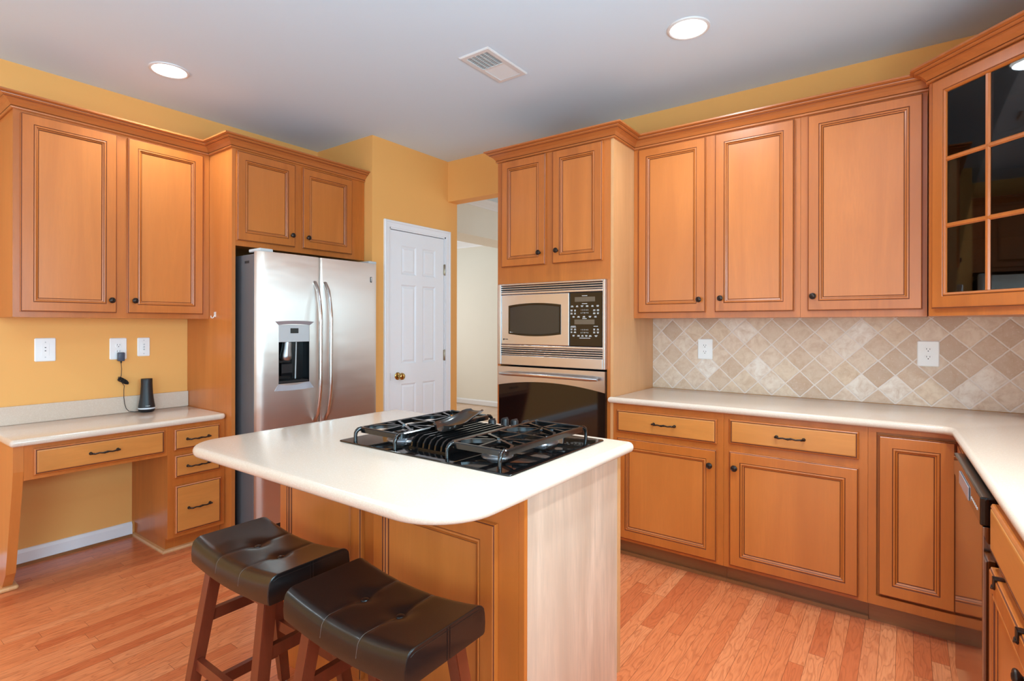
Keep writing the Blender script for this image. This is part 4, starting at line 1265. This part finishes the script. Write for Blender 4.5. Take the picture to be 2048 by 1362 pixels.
# spoon rest lying on the vent grille
ZS = ZG + 0.0405
M['spoon'] = plain('dark_glazed_ceramic', (44, 38, 35), 0.14, 0.2, spec=0.8)
bm = bmesh.new()
ux = V((-0.16, 0.987, 0)).normalized(); uy = V((0.987, 0.16, 0)); o = V((2.640, 1.385, ZS))
secs = [(-0.060, 0.014, 0.024), (-0.054, 0.030, 0.024), (-0.038, 0.044, 0.0245), (-0.012, 0.053, 0.025), (0.018, 0.054, 0.026), (0.050, 0.048, 0.028), (0.085, 0.041, 0.032), (0.120, 0.041, 0.038), (0.150, 0.044, 0.043), (0.172, 0.038, 0.046), (0.182, 0.024, 0.047)]
top = []; und = []
for s_, w_, h_ in secs:
    dep = 0.020 if s_ < 0.03 else max(0.006, 0.020 - (s_ - 0.03) * 0.11)
    base_h = max(0.0004, h_ - dep - 0.004)
    row = []
    for k in range(9):
        q_ = -1 + 2 * k / 8
        row.append(o + ux * s_ + uy * (w_ * q_) + V((0, 0, h_ - dep * (1 - q_ ** 4) + (0.0))))
    top.append(row)
    und.append([o + ux * s_ + uy * (w_ * 0.95 * (-1 + 2 * k / 8)) + V((0, 0, base_h + (h_ - base_h - 0.002) * abs(-1 + 2 * k / 8) ** 4)) for k in range(9)])
Tv = [[bm.verts.new(p) for p in r_] for r_ in top]; Uv = [[bm.verts.new(p) for p in r_] for r_ in und]
for G in (Tv, Uv):
    for i in range(len(G) - 1):
        for k in range(8): bm.faces.new((G[i][k], G[i + 1][k], G[i + 1][k + 1], G[i][k + 1]))
for i in range(len(secs) - 1):
    for k in (0, 8): bm.faces.new((Tv[i][k], Tv[i + 1][k], Uv[i + 1][k], Uv[i][k]))
for i in (0, len(secs) - 1):
    for k in range(8): bm.faces.new((Tv[i][k], Tv[i][k + 1], Uv[i][k + 1], Uv[i][k]))
bmesh.ops.subdivide_edges(bm, edges=bm.edges, cuts=1, smooth=0.6, use_grid_fill=True)
tag(obj('spoon_rest', bm, 'spoon', None, True), 'dark glazed spoon rest lying on the cooktop between the two grates', 'spoon rest')

# ------------------------------------------------------------------ bar stools
def make_stool(cx, cy):
    t = thing('bar_stool', 'saddle stool with a tufted dark leather seat, nearer the desk, left of the other stool', 'stool', (cx, cy, 0), 'saddle stools at the island')
    Lx, Ly = 0.232, 0.134; Zc = 0.620; TH = 0.082
    RO = 0.030       # roll-over radius of the long edges

    def top(a_, b_):
        """height of the cushion; a_ along, b_ across, -1..1"""
        z = Zc - 0.024 * (1 - min(1, abs(a_)) ** 2.0)
        d_ = Ly * (1 - abs(b_))
        if d_ < RO: z -= 0.9 * (RO - math.sqrt(max(0, RO * RO - (RO - d_) ** 2)))
        for s_ in (-1, 1):
            dx_ = (a_ - s_ * 0.30) * Lx; dy_ = b_ * Ly
            z -= 0.009 * math.exp(-(dx_ ** 2 + dy_ ** 2) / (2 * 0.021 ** 2))
            z -= 0.0040 * math.exp(-abs(dx_) / 0.007) * (0.35 + 0.65 * (1 - b_ ** 2))
        return z

    low = lambda a_: Zc - 0.018 * (1 - abs(a_) ** 2.0) - TH
    BS = [-1 + 2 * i / 40 for i in range(41)]
    def section(a_, sc):
        """closed cross-section at station a_; sc insets it for the end bevel"""
        pts = []
        zl, x = low(a_), cx + a_ * Lx
        for b_ in BS:
            bb = math.copysign(1 - (1 - abs(b_)) ** 1.4, b_)
            pts.append((x, cy + bb * (Ly - sc), top(a_, bb) - sc))
        ztop = top(a_, 1)
        for q_ in (0.25, 0.5, 0.75, 0.92): pts.append((x, cy + Ly - sc + 0.003 * sin(pi * q_), ztop + (zl - ztop) * q_))
        for q_ in (1, 0.9, 0, -0.9, -1): pts.append((x, cy + q_ * (Ly - sc - 0.004), zl + sc * 0.5))
        for q_ in (0.92, 0.75, 0.5, 0.25): pts.append((x, cy - Ly + sc - 0.003 * sin(pi * q_), ztop + (zl - ztop) * q_))
        return pts
    AS = [-1 + 2 * i / 72 for i in range(73)]
    bm = bmesh.new()
    loops = [section(a_, 0.0) for a_ in AS]
    e0 = [(x - 0.0025, y, z) for x, y, z in section(-1, 0.0025)]; e1 = [(x + 0.0025, y, z) for x, y, z in section(1, 0.0025)]
    rings(bm, [e0] + loops + [e1], 0, 0, 0)
    seat = obj('seat', bm, 'leather', t, True)
    for s_ in (-1, 1):
        bm = bmesh.new(); bx = cx + s_ * 0.30 * Lx; zz = top(s_ * 0.30, 0)
        lathe(bm, (bx, cy, zz - 0.001), (0, 0, 1), [(0.0115, 0.0), (0.012, 0.003), (0.0105, 0.006), (0.006, 0.0078), (0.0, 0.008)], 20); obj('button', bm, 'leather', seat, True)
        bm = bmesh.new(); a_ = s_ * 0.30
        pts = [(bx, cy - Ly - 0.003, top(a_, -1) - 0.020)]
        for i in range(-20, 21):
            b_ = i / 20; bb = math.copysign(1 - (1 - abs(b_)) ** 1.4, b_)
            pts.append((bx, cy + bb * Ly, top(a_, bb) + 0.0002))
        pts.append((bx, cy + Ly + 0.003, top(a_, 1) - 0.020))
        tube(bm, pts, 0.0007, 6); obj('seam', bm, 'thread', seat, True)
        bm = bmesh.new(); x_ = cx + s_ * (Lx + 0.0012)      # welt round the end face
        pts = [(x_, cy - Ly + 0.001, low(1) + 0.006), (x_, cy - Ly - 0.001, low(1) + 0.03)]
        for i in range(-14, 15):
            b_ = i / 14; bb = math.copysign(1 - (1 - abs(b_)) ** 1.4, b_)
            pts.append((x_, cy + bb * (Ly - 0.001), top(1, bb) - 0.0012))
        pts += [(x_, cy + Ly + 0.001, low(1) + 0.03), (x_, cy + Ly - 0.001, low(1) + 0.006)]
        tube(bm, pts, 0.0016, 6); obj('welt', bm, 'leather', seat, True)
        bm = bmesh.new(); x_ = cx + s_ * (Lx + 0.0026)
        for q_ in (-0.0045, 0.0045): tube(bm, [(x_, cy + q_, Zc - 0.004), (x_ + s_ * 0.0004, cy + q_, Zc - 0.04), (x_, cy + q_, low(1) + 0.004)], 0.0011, 6)
        tube(bm, [(x_, cy + bb * Ly, top(1, bb) - 0.011) for bb in [i / 10 * 0.9 for i in range(-10, 11)]], 0.0008, 6)
        obj('stitching', bm, 'leather', seat, True)
    feet = {}
    def legpt(sx, sy, z):
        q_ = z / 0.545
        return V((cx + sx * (0.205 - 0.045 * q_), cy + sy * (0.176 - 0.083 * q_), z))
    for sx in (-1, 1):
        for sy in (-1, 1):
            bm = bmesh.new(); w = 0.0185
            loops = []
            for z, k in ((0.006, 0.88), (0.30, 1.0), (0.548 - 0.012, 1.08)):
                c = legpt(sx, sy, z)
                loops.append([c + V((w * k * i, w * k * j, 0)) for i, j in ((-1, -1), (1, -1), (1, 1), (-1, 1))])
            rings(bm, loops, 0, 0, 0)
            es = [e for e in bm.edges if abs((e.verts[0].co - e.verts[1].co).normalized().z) > 0.8]
            bmesh.ops.bevel(bm, geom=es, offset=0.003, segments=2, affect='EDGES')
            lg = obj('leg', bm, 'stool', t)
            bm = bmesh.new(); c = legpt(sx, sy, 0); lathe(bm, c, (0, 0, 1), [(0.011, 0.0003), (0.012, 0.0035), (0.009, 0.0058)], 14); obj('glide', bm, 'glide', lg, True)

    def rail(p, q_, w, h):
        bm = bmesh.new(); tube(bm, [p, q_], 0.01, 4, square=(w, h)); obj('stretcher', bm, 'stool', t)
    for sx in (-1, 1):
        for z in (0.375, 0.130):
            p = legpt(sx, -1, z); q_ = legpt(sx, 1, z); dd = V((0, 0.017, 0)); rail(p + dd, q_ - dd, 0.019, 0.036)
    for sy in (-1, 1):
        p = legpt(-1, sy, 0.235); q_ = legpt(1, sy, 0.235); dd = V((0.017, 0, 0)); rail(p + dd, q_ - dd, 0.019, 0.036)
    bm = bmesh.new()   # apron under the seat
    for sy in (-1, 1):
        p = legpt(-1, sy, 0.515); q_ = legpt(1, sy, 0.515); dd = V((0.02, 0, 0)); tube(bm, [p + dd, q_ - dd], 0.01, 4, square=(0.018, 0.026))
    obj('apron', bm, 'stool', t)
    return t


def copy_tree(o, parent=None):
    c = o.copy(); C.objects.link(c); c.parent = parent
    for ch in o.children:
        copy_tree(ch, c)
    return c


st1 = make_stool(2.257, 0.945)
st2 = copy_tree(st1); st2.location = (2.823, 0.932, 0)
st2['label'] = 'saddle stool with a tufted dark leather seat, nearest the glare-paled island end panel'

# ------------------------------------------------------------------ ceiling lamps and vent


def can(x, y, label, k=1.0, spread=150, vis=True):
    if vis:
        t = thing('recessed_light', label, 'ceiling light', (x, y, ZC), 'recessed ceiling lights')
        bm = bmesh.new(); lathe(bm, (x, y, ZC - 0.0004), (0, 0, -1), [(0.100, 0), (0.098, 0.005), (0.090, 0.008), (0.084, 0.006), (0.084, 0.0005)], 40); obj('trim_ring', bm, 'trimring', t, True)
        bm = bmesh.new(); lathe(bm, (x, y, ZC - 0.0005), (0, 0, -1), [(0.0835, 0.0), (0.0835, 0.004), (0.06, 0.007), (0.0, 0.009)], 40); obj('lens', bm, 'lens', t, True)
    area('lamp', (x, y, ZC - 0.02), (0, 0, -1), 0.15, 0.15, CAN * k, WARM, 'DISK', spread)


can(0.590, 1.300, 'lit recessed ceiling light above the desk and refrigerator side')
can(3.077, 2.578, 'lit recessed ceiling light in front of the tiled-wall cabinets', 1.4)
can(3.70, 1.72, 'added out-of-view recessed light brightening the aisle between island and sink', 1.35, 100)  # unseen can added to brighten the right floor, counter and base cabinets
can(4.38, 0.90, 'added out-of-view recessed light brightening the sink counter', 3.0, 135)  # unseen can added for more downlight on the right side
can(0.70, -0.70, 'added out-of-view recessed light filling the rear left of the room, behind the desk end')  # extra can out of view, added for lighting
can(1.90, -1.60, 'added out-of-view recessed fill light nearest the rear windows', 0.5)  # another added can behind the camera, there to light the room
t = thing('ceiling_vent', 'white ceiling air register with a dark open grid at one end', 'vent', (2.095, 2.325, ZC))
VX0, VX1, VY0, VY1 = 1.995, 2.195, 2.146, 2.504
bm = bmesh.new(); fv = F((0, 0, ZC - 0.0004), (1, 0, 0), (0, -1, 0))
P_ = lambda x0, x1, y0, y1, c: [fv.p(x0, -y0, c), fv.p(x1, -y0, c), fv.p(x1, -y1, c), fv.p(x0, -y1, c)]
lo = [P_(VX0, VX1, VY0, VY1, 0), P_(VX0, VX1, VY0, VY1, 0.003), P_(VX0 + 0.006, VX1 - 0.006, VY0 + 0.006, VY1 - 0.006, 0.008), P_(VX0 + 0.030, VX1 - 0.030, VY0 + 0.030, VY1 - 0.030, 0.008), P_(VX0 + 0.030, VX1 - 0.030, VY0 + 0.030, VY1 - 0.030, 0.001)]
rings(bm, lo, 0, None, None); box(bm, VX0 + 0.03, VX1 - 0.03, 2.318, 2.328, ZC - 0.0084, ZC - 0.001)
obj('frame', bm, 'trimring', t)
bm = B(VX0 + 0.030, VX1 - 0.030, VY0 + 0.030, 2.318, ZC - 0.0014, ZC - 0.0006); obj('duct_opening', bm, 'slot', t)
bm = bmesh.new()
for i in range(1, 5): x = VX0 + 0.03 + i * 0.14 / 5; box(bm, x - 0.0022, x + 0.0022, VY0 + 0.03, 2.318, ZC - 0.0078, ZC - 0.0016)
for i in range(1, 11): y = VY0 + 0.03 + i * 0.142 / 11; box(bm, VX0 + 0.03, VX1 - 0.03, y - 0.0012, y + 0.0012, ZC - 0.0068, ZC - 0.0016)
obj('grid', bm, 'greyplastic', t)
bm = bmesh.new()
for i in range(12):
    y = 2.331 + i * 0.0118
    rings(bm, [[(x, y, ZC - 0.0015), (x, y + 0.011, ZC - 0.0050), (x, y + 0.0112, ZC - 0.0062), (x, y + 0.0002, ZC - 0.0027)] for x in (VX0 + 0.03, VX1 - 0.03)], 0, 0, 0)
obj('louver', bm, 'trimring', t)
